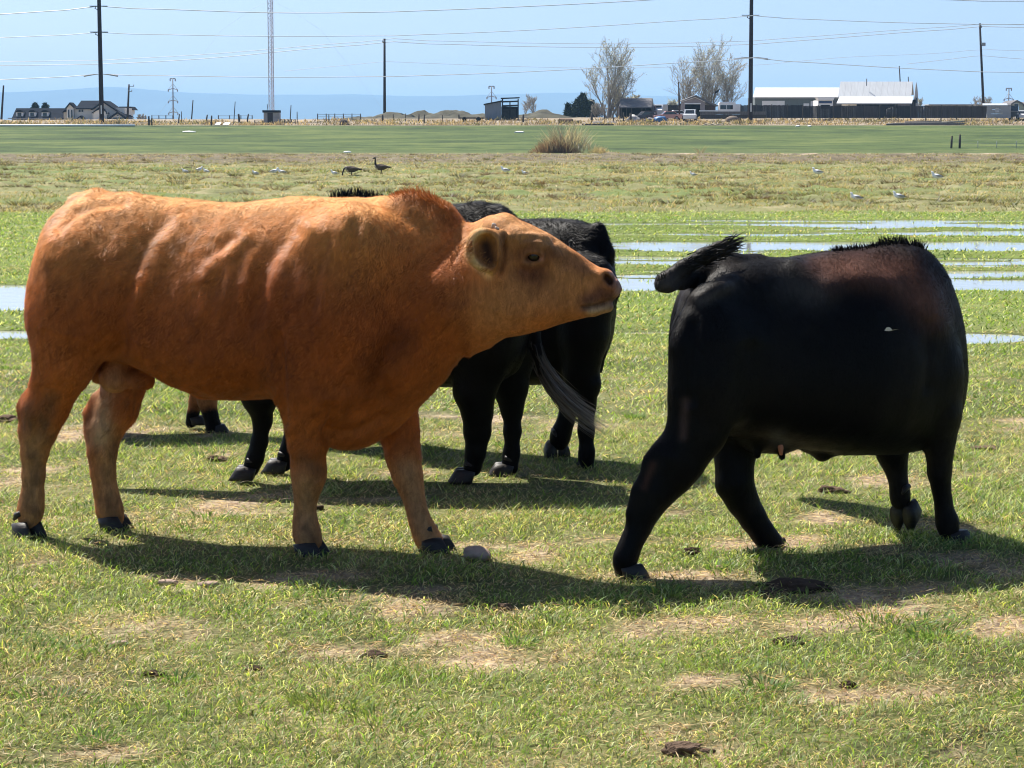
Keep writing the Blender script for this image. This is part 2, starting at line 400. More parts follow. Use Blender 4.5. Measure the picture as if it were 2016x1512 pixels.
def strands(name, parent, roots, dirs, lens, col, mat, w=0.003, seed=3, curl=0.3, seg=4, grav=0.0, colvar=0.3, tipcol=None):
    """Long loose hairs: ribbons of seg steps."""
    g = np.random.default_rng(seed); n = len(roots); P = np.array(roots, float); D = np.array(dirs, float); D /= np.linalg.norm(D, axis=1, keepdims=True)
    L = np.array(lens, float)[:, None] / seg; side = np.cross(D, g.normal(0, 1, (n, 3))); side /= np.linalg.norm(side, axis=1, keepdims=True)
    rows = []
    for k in range(seg + 1):
        ww = w * (1 - (k / (seg + .35)) ** 2); rows += [P - side * ww / 2, P + side * ww / 2]
        D = D + g.normal(0, curl / seg, (n, 3)) + np.array([0, 0, -grav / seg]); D /= np.linalg.norm(D, axis=1, keepdims=True); P = P + D * L
    VV = np.stack(rows, 1).reshape(-1, 3); m = 2 * (seg + 1); k0 = np.arange(n)[:, None] * m
    q = np.concatenate([k0 + np.array([[2 * i, 2 * i + 1, 2 * i + 3, 2 * i + 2]]) for i in range(seg)])
    o = mesh_np(name, VV, quads=q, mat=mat, parent=parent, smooth=True)
    c = np.array(col)[None, :] * (1 + colvar * (g.random((n, 1)) * 2 - 1)); c = np.repeat(c[:, None, :], m, 1)
    if tipcol is not None:
        t = (np.arange(m) // 2 / seg)[None, :, None]; c = c * (1 - t) + np.array(tipcol) * t
    add_color(o, "coat", np.clip(c.reshape(-1, 3), 0, 1)); return o
# ------------------------------------------------------------------ the land
def smooth(a, b, x): t = np.clip((x - a) / (b - a), 0, 1); return t * t * (3 - 2 * t)
def vn2(x, y, sx, sy, seed, oc=3): return vnoise(np.stack([x * sx, y * sy], -1).reshape(-1, 2), 1.0, seed, oc).reshape(np.shape(x))
def flood(x, y):
    """0..1: how far the flood-irrigated hollow reaches at (x, y)."""
    r = smooth(-.02, .06, x / np.maximum(y, 1)) * smooth(24, 28.5, y) * (1 - smooth(41.5, 47.0, y)) * (1 - .45 * smooth(.09, .13, x / np.maximum(y, 1)) * 0)
    r2 = smooth(.165, .2, x / np.maximum(y, 1)) * smooth(23.5, 24.5, y) * (1 - smooth(25.5, 26.5, y)) * .8
    l = smooth(-.05, -.12, x / np.maximum(y, 1)) * np.maximum(smooth(20.8, 21.6, y) * (1 - smooth(24.4, 25.6, y)) * .86, np.maximum(.8 * smooth(18.2, 18.5, y) * (1 - smooth(18.9, 19.3, y)), .72 * smooth(46, 46.6, y) * (1 - smooth(47.2, 48.2, y))))
    b = .62 * smooth(.03, .06, x / np.maximum(y, 1)) * smooth(23.6, 24.2, y) * (1 - smooth(25.2, 25.8, y))
    s_ = .33 * smooth(17.6, 18.2, y) * (1 - smooth(18.8, 19.4, y))
    return np.maximum.reduce([r, r2, l, b, s_])
WATER_Z = -0.03
def terrain(x, y):
    x, y = np.asarray(x, float), np.asarray(y, float); yy = np.maximum(y, 0)
    z = 0.012 * vn2(x, y, 1.3, 1.3, 3, 3) * (1 - smooth(120, 240, yy)) + .010 * vn2(x, y, .35, .35, 4, 2)
    fl = flood(x, y); strip = vn2(x, y, .05, .74, 61, 3) + .60 * vn2(x, y, .5, 1.9, 62, 3)
    z = z + fl * (-.047 + .11 * strip)
    rough = smooth(47.5, 52, yy) * (1 - smooth(205, 236, yy))                              # poached, tussocky ground
    z = z + rough * (.22 * np.maximum(vn2(x, y, 1.25, 1.0, 71, 3) - .06, 0) + .05 * vn2(x, y, .30, .30, 72, 2))
    clod = smooth(128, 150, yy) * (1 - smooth(196, 206, yy)); z = z + clod * .42 * np.maximum(vn2(x, y, .36, .30, 73, 3) - .05, 0)
    z = z + smooth(239, 331, yy) * 0 + np.clip((yy - 239) / 92, 0, 1) * 3.35 + smooth(329, 366, yy) * (1.45 - .35 * smooth(5, -35, x)) + np.clip((yy - 366) / 300, 0, 1) * 1.2
    fld = smooth(236, 250, yy) * (1 - smooth(322, 336, yy)); z = z + fld * .14 * vn2(x, y, .025, .13, 74, 3)
    z = z + smooth(333, 345, yy) * (1 - smooth(420, 470, yy)) * (.22 * vn2(x, y, .10, .12, 75, 3))
    return z
def ground_z(x, y): return float(terrain(np.array([x]), np.array([y]))[0])

def axis(parts):
    out = []
    for a, b, st in parts: out.append(np.arange(a, b, st))
    return np.concatenate(out)
def grow(a, b, s0, k):
    o = [a]; s = s0
    while o[-1] < b: o.append(o[-1] + s); s *= k
    return np.array(o)
yax = np.concatenate([-grow(0, 14000, 1.5, 1.6)[::-1], np.arange(.8, 5, .6), np.arange(5, 17, .2), np.arange(17, 49, .15), np.arange(49, 130, .45), np.arange(130, 240, .8), np.arange(240, 480, 2.5), grow(480, 14000, 4, 1.25)])
xh = np.concatenate([np.arange(.08, 6, .16), grow(6, 60, .2, 1.028), grow(63, 14000, 2.4, 1.12)]); xax = np.concatenate([-xh[::-1], xh])
GX, GY = np.meshgrid(xax, yax); GZ = terrain(GX, GY)
ny_, nx_ = GX.shape; gi = np.arange(ny_ * nx_).reshape(ny_, nx_)
gq = np.stack([gi[:-1, :-1], gi[:-1, 1:], gi[1:, 1:], gi[1:, :-1]], -1).reshape(-1, 4)

GREEN, GREEN2 = (0.115, 0.155, 0.035), (0.175, 0.205, 0.06)
STRAW, SOIL, MUDC = (0.36, 0.29, 0.155), (0.12, 0.085, 0.055), (0.095, 0.075, 0.055)
def ground_material():
    t = NT("pasture_ground"); pos = t.n('NewGeometry').outputs['Position']
    sx = t.n('SeparateXYZ'); t.l(pos, sx.inputs[0]); X, Y, Z = sx.outputs
    def nz(sc, st, d=5, r=.6): return t.noise(sc, d, r, vec=pos, stretch=st)
    fine = nz(38, (1, 1, 1), 6, .7); patch = nz(1.1, (1, 1, 1), 5, .65); strk = nz(.9, (.13, .8, 1), 5, .6)
    near = t.ramp(t.math('ADD', t.math('MULTIPLY', patch, .55), t.math('MULTIPLY', fine, .45)), [(.36, (.05, .045, .02)), (.45, (.085, .10, .028)), (.55, (.15, .15, .055)), (.66, STRAW)])
    bat = t.n('Attribute', attribute_name='bare').outputs['Fac']; soilc = t.ramp(t.math('ADD', t.math('MULTIPLY', fine, .6), t.math('MULTIPLY', nz(9, (1, 1, 1)), .4)), [(.33, (.07, .045, .03)), (.47, (.27, .20, .135)), (.6, (.50, .40, .26))])
    near = t.mix(t.vmap(bat, .15, .7, 0, 1), near, soilc)
    mid = t.ramp(t.math('ADD', t.math('MULTIPLY', strk, .7), t.math('MULTIPLY', fine, .3)), [(.3, (.085, .12, .03)), (.5, (.125, .165, .035)), (.72, (.20, .215, .07))])
    tus = t.ramp(nz(.8, (1, .7, 1), 6, .72), [(.3, (.085, .085, .04)), (.44, (.15, .155, .06)), (.56, (.215, .20, .095)), (.7, (.34, .285, .165))])
    clod = t.ramp(nz(.6, (1, .55, 1), 6, .75), [(.3, (.06, .045, .035)), (.48, (.125, .095, .068)), (.62, (.19, .155, .105)), (.75, (.30, .25, .175))])
    green = t.ramp(t.math('ADD', t.math('MULTIPLY', nz(.16, (.4, 1, 1), 6, .68), .62), t.math('MULTIPLY', nz(1.1, (.35, .8, 1), 5, .7), .38)), [(.39, (.024, .042, .012)), (.5, (.058, .088, .022)), (.60, (.118, .142, .040))])
    dry = t.ramp(t.math('ADD', t.math('MULTIPLY', nz(.11, (.5, 1, 1), 5), .6), t.math('MULTIPLY', nz(1.2, (1, 1, 1), 4), .4)), [(.32, (.10, .082, .06)), (.5, (.24, .195, .14)), (.66, (.36, .30, .23))])
    wob = t.math('MULTIPLY', t.math('SUBTRACT', nz(.22, (.5, 1, 1), 4), .5), 9.0); Yw = t.math('ADD', Y, wob)
    wob2 = t.math('MULTIPLY', t.math('SUBTRACT', nz(.05, (.5, 1, 1), 4), .5), 34.0); Yx = t.math('ADD', Y, wob2)
    c = t.mix(t.vmap(Y, 14, 22, 0, 1), near, mid)
    c = t.mix(t.vmap(Yw, 47.5, 50, 0, 1), c, tus)
    gp = t.vmap(nz(.12, (.5, 1, 1), 4), .46, .6, 0, .75)                                    # greener runs among the tussocks
    c = t.mix(t.math('MULTIPLY', gp, t.vmap(Yw, 50, 60, 0, 1)), c, (.115, .16, .045))
    c = t.mix(t.vmap(Yx, 122, 150, 0, .85), c, clod)
    c = t.mix(t.vmap(Yx, 196, 218, 0, 1), c, t.mix(.5, tus, green))
    track = t.math('MULTIPLY', t.math('MULTIPLY', t.vmap(Yw, 203, 208, 0, 1), t.vmap(Yw, 214, 221, 1, 0)), t.vmap(X, -6, 12, 0.15, 1))
    c = t.mix(track, c, t.ramp(nz(.5, (.3, 1, 1)), [(.35, (.25, .19, .13)), (.65, (.44, .36, .27))]))
    c = t.mix(t.vmap(Yx, 226, 246, 0, 1), c, green)
    wob3 = t.math('MULTIPLY', t.math('SUBTRACT', nz(.1, (.35, 1, 1), 4), .5), 8.0); Yz = t.math('ADD', Y, wob3)
    c = t.mix(t.vmap(Yz, 329, 334, 0, 1), c, dry)
    wet = t.vmap(Z, WATER_Z - .004, WATER_Z + .012, .8, 0); wet = t.math('MULTIPLY', wet, t.vmap(Y, 17, 18, 0, 1)); wet = t.math('MULTIPLY', wet, t.vmap(Y, 49, 50, 1, 0))
    c = t.mix(wet, c, (.05, .052, .03))
    b1 = t.bump(fine, .55, .03); far = t.bump(nz(1.3, (1, 1, 1), 5, .7), .8, .25, normal=b1)
    return t.surf(t.pbsdf(c, .92, .15, normal=far))
ground = mesh_np("ground", np.stack([GX, GY, GZ], -1).reshape(-1, 3), quads=gq, mat=ground_material(), smooth=True); ground["kind"] = "structure"

# standing irrigation water: one still sheet that the low ground shows through
t = NT("still_water"); wn = t.noise(3.0, 3, .5, vec=t.n('NewGeometry').outputs['Position'], stretch=(.35, 1, 1))
M_WATER = t.surf(t.pbsdf((.33, .33, .30), .06, 1.0, normal=t.bump(wn, .35, .012), IOR=1.33))
wx, wy = np.meshgrid(np.linspace(-16, 24, 3), np.linspace(17.3, 48.6, 3)); wq = np.array([[i * 3 + j, i * 3 + j + 1, i * 3 + j + 4, i * 3 + j + 3] for i in range(2) for j in range(2)])
water = mesh_np("water", np.stack([wx.ravel(), wy.ravel(), np.full(9, WATER_Z)], -1), quads=wq, mat=M_WATER); water["kind"] = "structure"

# far blue ridge
def ridge(name, Y, pts, depth, col):
    us = np.linspace(-1500, 3500, 260); vs_ = np.interp(us, [p[0] for p in pts], [p[1] for p in pts]) + 1.3 * vnoise(us[:, None] * np.array([[1, 0]]), 1 / 45, 91, 4)
    rows = []
    for k, (dy, f) in enumerate([(-depth, 0), (-depth * .55, .45), (-depth * .2, .86), (0, 1), (depth, .2)]):
        x = (us - 1008) / F_PX * Y; ztop = CAM_H + (HORIZON - vs_) / F_PX * Y
        z = 4 + (ztop - 4) * f * (1 + (0 if f == 1 else .10) * vnoise(np.stack([us, us * 0 + k * 31], -1), 1 / 60, 95, 3)); rows.append(np.stack([x, x * 0 + Y + dy, z], -1))
    V = np.concatenate(rows); n = len(us); q = np.array([[r * n + i, r * n + i + 1, (r + 1) * n + i + 1, (r + 1) * n + i] for r in range(4) for i in range(n - 1)])
    tt = NT(name); f = tt.noise(.0016, 6, .6, vec=tt.n('NewGeometry').outputs['Position'])
    m = tt.surf(tt.pbsdf(tt.ramp(f, [(.3, tuple(c * .8 for c in col)), (.7, tuple(c * 1.2 for c in col))]), .95, .05))
    o = mesh_np(name, V, quads=q, mat=m, smooth=True); o["kind"] = "structure"; return o
ridge("mountains", 11500, [(-1500, 196), (0, 184), (90, 180), (160, 176), (215, 173), (260, 174), (330, 181), (420, 185), (560, 188), (700, 187), (800, 190), (900, 189), (1000, 187), (1100, 184), (1170, 183), (1260, 189), (1330, 191), (1500, 195), (1700, 206), (1900, 214), (2050, 220), (3500, 232)], 2600, (.06, .085, .08))

# ------------------------------------------------------------------ grass
def grass_material(name, trans=.35, rough=.5):
    t = NT(name); c = t.n('Attribute', attribute_name="tint").outputs['Color']
    b = t.pbsdf(c, rough, .32); tr = t.n('BsdfTranslucent'); t.l(t.mix(1.0, c, (1.5, 1.35, .75), 'MULTIPLY'), tr.inputs['Color'])
    m = t.n('MixShader'); m.inputs[0].default_value = trans; t.l(b, m.inputs[1]); t.l(tr.outputs[0], m.inputs[2]); return t.surf(m.outputs[0])
M_GRASS = grass_material("grass_blades", .46)
def blades(P, D, L, Wd, C, bend, g, slim=False):
    """Bent two-piece blades: returns vertices, quads, triangles, colours."""
    n = len(P); D = D / np.linalg.norm(D, axis=1, keepdims=True)
    az = g.random(n) * 2 * math.pi; side = np.stack([np.cos(az), np.sin(az), np.zeros(n)], -1) * (Wd / 2)[:, None]
    hz = D.copy(); hz[:, 2] = 0; hz /= np.maximum(np.linalg.norm(hz, axis=1, keepdims=True), 1e-6)
    mid = P + D * (L * .55)[:, None]; d2 = D + hz * bend[:, None] + np.array([0, 0, -.35]) * bend[:, None]; d2 /= np.linalg.norm(d2, axis=1, keepdims=True)
    tip = mid + d2 * (L * .5)[:, None]
    if slim:                                                 # a lone far blade: one triangle
        V = np.stack([P - side, P + side, tip], 1).reshape(-1, 3); k = np.arange(n)[:, None] * 3
        return V, np.zeros((0, 4), int), k + np.array([[0, 1, 2]]), np.stack([C * .75, C * .75, C * 1.25], 1).reshape(-1, 3)
    V = np.stack([P, mid - side, tip, mid + side], 1).reshape(-1, 3); k = np.arange(n)[:, None] * 4
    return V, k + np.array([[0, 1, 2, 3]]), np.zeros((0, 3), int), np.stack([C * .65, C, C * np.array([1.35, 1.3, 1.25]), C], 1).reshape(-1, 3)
BARE = [(600, 1290, 200, 34), (800, 1195, 160, 30), (290, 1265, 110, 20), (75, 1250, 70, 24), (90, 1375, 80, 22), (300, 1335, 90, 18), (80, 1110, 60, 14), (1000, 1200, 90, 20), (1500, 1245, 110, 20), (1930, 1230, 120, 26), (1880, 1360, 90, 22), (1340, 1425, 110, 18), (1560, 1165, 130, 16),
        (1720, 1095, 100, 16), (1620, 1020, 80, 16), (880, 1260, 110, 22), (1410, 1480, 60, 16), (1060, 1100, 60, 12), (680, 1072, 90, 10), (1420, 1110, 60, 12), (1900, 1480, 110, 20), (430, 900, 40, 8), (1600, 865, 70, 8)]
BG = np.array([(on_ground(u, v).x, on_ground(u, v).y, w / F_PX * on_ground(u, v).y, on_ground(u, v).y - on_ground(u, v + h).y) for u, v, w, h in BARE])
def bare(x, y):
    """Worn, strawy patches of the near pasture (1 = bare)."""
    b = np.zeros(len(x)); wv = .95 * vn2(x, y, 2.6, 3.4, 81, 4) + .35 * vn2(x, y, 11, 11, 83, 2)
    for bx, by, rx, ry in BG:
        d = np.hypot((x - bx) / rx, (y - by) / (ry * 1.15)) + wv; b = np.maximum(b, .8 * (1 - smooth(.0, 1.15, d)))
    b = np.maximum(b, .75 * smooth(.10, .5, vn2(x, y, 1.7, 2.6, 85, 4))); return b * np.clip(.75 + .9 * vn2(x, y, 9, 12, 86, 3), .15, 1)
ba_ = np.zeros(GX.size); near_ = (GY.ravel() > 5) & (GY.ravel() < 14) & (np.abs(GX.ravel()) < 6); ba_[near_] = bare(GX.ravel()[near_], GY.ravel()[near_])
la_ = ground.data.attributes.new("bare", 'FLOAT', 'POINT'); la_.data.foreach_set("value", ba_.astype(np.float32))
def make_grass():
    g = np.random.default_rng(101); Vs, Qs, Ts, Cs, off = [], [], [], [], 0
    def push(v, q, t_, c):
        nonlocal off
        Vs.append(v); Qs.append(q + off); Ts.append(t_ + off); Cs.append(c); off += len(v)
    for y0, y1, dens, Lm, wm in ((5.2, 7.2, 12500, .044, .0034), (7.2, 9.5, 9000, .044, .0042), (9.5, 13, 5600, .045, .0056), (13, 19, 2300, .048, .0100), (19, 30, 620, .05, .016), (30, 49, 230, .055, .026)):
        xw = .33 * y1 + 1.0; n = int(dens * (y1 - y0) * 2 * xw); x = g.uniform(-xw, xw, n); y = g.uniform(y0, y1, n)
        k = np.abs(x) < .325 * y + .9; x, y = x[k], y[k]; n = len(x)
        z = terrain(x, y); ba = bare(x, y) if y0 < 14 else np.zeros(n)
        pat = vn2(x, y, .9, .9, 5, 3); fin = vn2(x, y, 5.5, 5.5, 6, 3); tuf = vn2(x, y, 2.4, 2.4, 7, 3)
        k = (g.random(n) > ba * (.93 - .9 * np.clip(fin, 0, 1))) & ((z > WATER_Z + .004 - .03 * (y < 17)) | ((g.random(n) < .16) & (z > WATER_Z - .022))) & (g.random(n) < .72 + .6 * fin)
        x, y, z, ba, pat, fin, tuf = (a[k] for a in (x, y, z, ba, pat, fin, tuf)); n = len(x)
        dry = np.clip(.33 + .55 * pat + .45 * fin + 1.1 * ba - .22 * smooth(12, 20, y), 0, 1); isdry = g.random(n) < dry * .9
        blue = np.clip(tuf * 1.6 - .35, 0, 1)[:, None]
        Gc = np.array([.175, .30, .048]) * (1 - blue) + np.array([.13, .23, .085]) * blue
        yel = (g.random(n) < .25)[:, None]; Gc = np.where(yel, np.array([.36, .42, .10]), Gc)
        pale = (g.random(n) < .30)[:, None]; Gc = np.where(pale, np.array([.46, .52, .25]), Gc)
        Dc = np.where((g.random(n) < .3)[:, None], np.array([.30, .215, .12]), np.array([.58, .49, .28]))
        C = np.where(isdry[:, None], Dc, Gc) * (.38 + 1.05 * g.random((n, 1)))
        L = Lm * (.45 + .9 * g.random(n)) * np.where(isdry, .85, 1) * (1 + .55 * np.clip(tuf, -.6, 1)) * (1 - .5 * ba)
        lean = np.where(isdry, 1.5, .75) * (.4 + g.random(n)); az = g.random(n) * 2 * math.pi
        D = np.stack([np.cos(az) * lean + .25, np.sin(az) * lean, np.ones(n)], -1)
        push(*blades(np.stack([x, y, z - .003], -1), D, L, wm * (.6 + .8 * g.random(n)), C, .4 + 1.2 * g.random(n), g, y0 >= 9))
    for y0, y1, dens, Lm, wm in ((48.3, 70, 85, .11, .026), (70, 100, 42, .13, .036), (100, 206, 15, .17, .052)):       # rough sward of the poached ground
        n = int(dens * (y1 - y0) * 2 * .35 * (y0 + y1) / 2); y = g.uniform(y0, y1, n); x = g.uniform(-.35, .35, n) * y; dn = vn2(x, y, .8, .6, 55, 3) + .5 * vn2(x, y, .15, .25, 56, 2); k = dn + .5 * (g.random(n) - .5) > -.12; x, y, dn = x[k], y[k], dn[k]; n = len(x)
        d_ = (g.random(n) < .55 + .5 * vn2(x, y, .10, .22, 57, 3))[:, None]; br = (g.random(n) < .25 * smooth(120, 150, y) + .06)[:, None]
        C = np.where(d_, np.array([.40, .335, .19]), np.array([.17, .21, .06])); C = np.where(br, np.array([.15, .105, .07]), C) * (.55 + .8 * g.random((n, 1)))
        push(*blades(np.stack([x, y, terrain(x, y) - .02], -1), np.stack([g.normal(.15, .7, n), g.normal(0, .7, n), np.ones(n)], -1), Lm * (.4 + g.random(n)) * (1 + .8 * np.clip(dn, -.3, 1)), wm * (.6 + .8 * g.random(n)), C, .4 + g.random(n), g, True))
    m = 95; cx = g.uniform(-1, 1, m); cy = 5.3 + 11 * g.random(m) ** 1.3; cx = cx * (.25 * cy + .4); cx[:6], cy[:6] = zip(*[(on_ground(u, v).x, on_ground(u, v).y) for u, v in ((30, 1265), (60, 1290), (1740, 1215), (1760, 1235), (1850, 1262), (660, 1390))])
    for i in range(m):                                       # ranker dark tufts the cattle leave
        k = int(g.integers(40, 130)) * (2 if i < 6 else 1); r = (.03 + .07 * g.random()) * (1.6 if i < 6 else 1); a = g.random(k) * 2 * math.pi; rr = r * np.sqrt(g.random(k)); x, y = cx[i] + rr * np.cos(a) * 1.5, cy[i] + rr * np.sin(a)
        C = np.array([(.12, .22, .055), (.14, .25, .06), (.19, .27, .065)][i % 3]) * (.5 + .8 * g.random((k, 1))); push(*blades(np.stack([x, y, terrain(x, y) - .003], -1), np.stack([np.cos(a) * .6 + .2, np.sin(a) * .6, np.ones(k)], -1), .028 + .042 * g.random(k), .003 + .0028 * g.random(k), C, .4 + g.random(k), g))
    # dead litter lying on the worn patches
    n = 150000; y = g.uniform(5.2, 12.5, n); x = g.uniform(-1, 1, n) * (.25 * y + .6); k = g.random(n) < .9 * bare(x, y) ** 1.3 + .05; x, y = x[k], y[k]; n = len(x); z = terrain(x, y) + .003 + .012 * g.random(n)
    a2 = g.random(n) * 2 * math.pi; D = np.stack([np.cos(a2), np.sin(a2), g.normal(.1, .16, n)], -1)
    C = np.array([.60, .47, .29]) * (.5 + .75 * g.random((n, 1))); C = np.where((g.random(n) < .25)[:, None], np.array([.26, .15, .09]) * (.5 + g.random((n, 1))), C)
    push(*blades(np.stack([x, y, z], -1), D, .02 + .045 * g.random(n), .003 + .003 * g.random(n), C, .9 * g.random(n), g))
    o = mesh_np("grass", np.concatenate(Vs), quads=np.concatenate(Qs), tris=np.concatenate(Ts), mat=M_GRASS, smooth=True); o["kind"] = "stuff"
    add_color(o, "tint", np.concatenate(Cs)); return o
make_grass()
def make_tussocks():
    """Rough sedge and dead tufts of the poached ground beyond the water, out to the track."""
    g = np.random.default_rng(202); V, Q, T, C, off = [], [], [], [], 0
    for y0, y1, n, s in ((48.5, 62, 1800, .8), (62, 92, 2600, .9), (92, 140, 2600, 1.1), (140, 206, 1800, 1.25)):
        y = g.uniform(y0, y1, n); x = g.uniform(-.29, .29, n) * y; k = vn2(x, y, .22, .22, 31, 3) + .55 * g.random(n) > .12; x, y = x[k], y[k]; z = terrain(x, y)
        for xx, yy, zz in zip(x, y, z):
            big = g.random() < .19; m = int(g.integers(34, 60)) if big else int(g.integers(9, 20)); r = s * (.22 + .25 * g.random() if big else .07 + .20 * g.random() ** 2); a = g.random(m) * 2 * math.pi; rr = r * np.sqrt(g.random(m))
            P = np.stack([xx + rr * np.cos(a), yy + rr * np.sin(a) * .8, np.full(m, zz - .02)], -1); h = s * (.14 + .16 * g.random() if big else .06 + .16 * g.random())
            D = np.stack([np.cos(a) * .75 + .1, np.sin(a) * .75, np.ones(m) * (.7 + .6 * g.random(m))], -1)
            u = g.random(); base = np.array([.30, .255, .14]) if u < .5 else (np.array([.15, .175, .065]) if u < .92 else np.array([.12, .09, .06]))
            if big: base = np.array([.085, .085, .038]) if g.random() < .6 else np.array([.11, .08, .05])
            c = base * (.6 + .7 * g.random((m, 1))); v, q, t_, cc = blades(P, D, h * (.6 + .8 * g.random(m)), np.full(m, .035 * s) * (.6 + .8 * g.random(m)), c, .5 + g.random(m), g, True)
            V.append(v); Q.append(q + off); T.append(t_ + off); C.append(cc); off += len(v)
    o = mesh_np("tussock_grass", np.concatenate(V), quads=np.concatenate(Q), tris=np.concatenate(T), mat=M_GRASS, smooth=True); o["kind"] = "stuff"; add_color(o, "tint", np.concatenate(C))
make_tussocks()
# ------------------------------------------------------------------ the air
hz = bpy.data.materials.new("thin_haze"); hz.use_nodes = True; ht = hz.node_tree; ht.nodes.clear()
h_out = ht.nodes.new("ShaderNodeOutputMaterial"); h_v = ht.nodes.new("ShaderNodeVolumePrincipled")
h_v.inputs["Color"].default_value = (0.36, 0.62, 0.95, 1); h_v.inputs["Density"].default_value = 0.00012; h_v.inputs["Anisotropy"].default_value = 0.0
ht.links.new(h_v.outputs[0], h_out.inputs["Volume"])
haze = MB().box(-16000, 16000, -15500, 16500, -2.5, 285).build("haze", hz); haze["kind"] = "stuff"
# ------------------------------------------------------------------ the farm and the power lines beyond the field
def gp(u, Y, dz=0.0):
    """Point on the ground in the direction u at distance Y."""
    x = (u - W_PX / 2) / F_PX * Y * 1.0; return Vector((x, Y, ground_z(x, Y) + dz))
def hz_at(v, Y): return at(1008, v, Y).z
def mm(Y): return Y / F_PX
WOOD_D = plain("weathered_wood", (0.085, 0.07, 0.06), .9, .1, vary=.4, scale=2.5, stretch=(3, 3, .5)); WOOD_G = plain("grey_wood", (0.16, 0.14, 0.125), .9, .1, vary=.4, scale=2.5, stretch=(3, 3, .5))
POLE_W = plain("creosoted_pole", (0.04, 0.028, 0.024), .85, .15, vary=.3, scale=1.2); RUST = plain("rusted_steel", (0.028, 0.013, 0.011), .75, .2, vary=.3, scale=.7)
GALV = plain("galvanised_steel", (0.30, 0.31, 0.33), .5, .4, .3, vary=.15, scale=1.5); WIRE = plain("aluminium_wire", (0.42, 0.47, 0.53), .5, .3, vary=.1)
CREAM = plain("cream_stucco", (0.82, 0.77, 0.68), .9, .15, vary=.08, scale=.8); SHING = plain("dark_shingle", (0.018, 0.021, 0.030), .98, .03, vary=.25, scale=1.6, stretch=(.4, 1, 3)); WHITE = plain("white_paint", (0.82, 0.81, 0.79), .55, .3, vary=.08, scale=1)
GLASS = plain("dark_window_glass", (0.02, 0.024, 0.03), .08, .6, vary=.2, scale=.5); RUBBER = plain("tyre_rubber", (0.02, 0.02, 0.02), .9, .15, vary=.2); STEELBLUE = plain("faded_metal_siding", (0.20, 0.23, 0.27), .6, .3, vary=.18, scale=2, stretch=(4, 4, .3))
ROOFM = plain("ribbed_metal_roof", (0.44, 0.46, 0.48), .45, .4, .2, vary=.12, scale=1.2, stretch=(2.5, .3, .3)); ROOFW = plain("white_metal_roof", (0.70, 0.71, 0.70), .4, .4, vary=.06); SAGE = plain("grey_green_siding", (0.15, 0.175, 0.17), .7, .25, vary=.12, scale=2, stretch=(4, 4, .3))
DARK = plain("dark_interior", (0.012, 0.011, 0.012), .95, .05, vary=.2); GREYROOF = plain("old_grey_shingle", (0.15, 0.145, 0.15), .9, .15, vary=.22, scale=1.5); PINKW = plain("pale_board_wall", (0.34, 0.29, 0.28), .85, .2, vary=.12, scale=1.5); CONC = plain("concrete_block", (0.33, 0.33, 0.335), .92, .15, vary=.14, scale=1.2, bump=.3)  # dark_interior: shade inside openings painted as a near-black surface
STRAWM = plain("dry_stalks", (0.36, 0.29, 0.19), .9, .15, vary=.35, scale=3); STONE = plain("field_stone", (0.36, 0.26, 0.20), .9, .2, vary=.3, scale=9, bump=.6)

# --- wooden and steel poles
def wood_pole(u, vt, vb, Y, wpx, label, lean=0, arms=(), mat=POLE_W, name="utility_pole", group="wooden poles beyond the field"):
    b = gp(u, Y); b.z = min(b.z, hz_at(vb, Y)) if vb else b.z; top = at(u + lean, vt, Y); r = wpx * mm(Y) / 2
    t = thing(name, label, "pole", b, group=group); o = MB().tube([(0, 0, -.4), Vector(top) - b], [r * 1.15, r * .8], 10).build("pole", mat, t, smooth=True)
    for va, du0, du1, w in arms:
        p = at(u + lean * .9, va, Y) - b; MB().beam(p + Vector((du0 * mm(Y), -r, 0)), p + Vector((du1 * mm(Y), -r, 0)), w * mm(Y)).build("crossarm", WOOD_D, t)
        for du in (du0, du1):
            q = p + Vector((du * mm(Y) * .92, -r, 0)); MB().tube([q, q + Vector((0, 0, .32))], [.09, .05], 6).build("insulator", GALV, t, smooth=True)
    return t, b
def steel_pole(u, Y, wpx, label, brackets):
    b = gp(u, Y); t = thing("transmission_pole", label, "pole", b, group="tall dark steel poles"); r = wpx * mm(Y) / 2
    top = hz_at(-170, Y) - b.z; MB().tube([(0, 0, -.5), (0, 0, .4), (-.04, 0, top * .5), (-.08, 0, top)], [r * 1.08, r, r * .84, r * .6], 12).build("pole", RUST, t, smooth=True)
    MB().box(-.05, .12, -r * 1.25, -r * 1.02, 1.6, 2.9).build("pole_plate", WHITE, t)
    for v, kind in brackets:
        z = hz_at(v, Y) - b.z
        if kind == 'post': MB().beam((-1.5, 0, z), (1.2, 0, z), .12).build("line_post", GALV, t); MB().tube([(-r * 1.4, 0, z), (-r * 1.9, 0, z - .35), (-r * .9, 0, z - .5)], .07, 6).build("bracket", RUST, t)
        else:
            for s in (-1, 1): MB().tube([(s * r, 0, z), (s * 1.1, 0, z - .05), (s * 2.6, 0, z - .28)], [.05, .1, .14], 6).build("insulator", GALV, t)
    return t
steel_pole(206, 340, 9.5, "dark steel transmission pole in front of the cream house", [(12, 'post'), (63, 'post'), (146, 'strain')])
steel_pole(1474, 345, 9.0, "dark steel transmission pole beside the long grey-green barn", [(30, 'post'), (113, 'strain')])
p1, b1 = wood_pole(759, 76, 221, 372, 5.2, "wooden utility pole standing alone by the dirt mounds", lean=-2, arms=((83, -4, 1, 1.6),))
wood_pole(1931, 46, 210, 372, 5.0, "wooden utility pole with a grey transformer beside the concrete wall", lean=-2, arms=((54, -1, 3, 1.5),))
tr = [o for o in bpy.data.objects if o.name.startswith("utility_pole")][-1]; q = at(1937, 84, 372) - tr.location
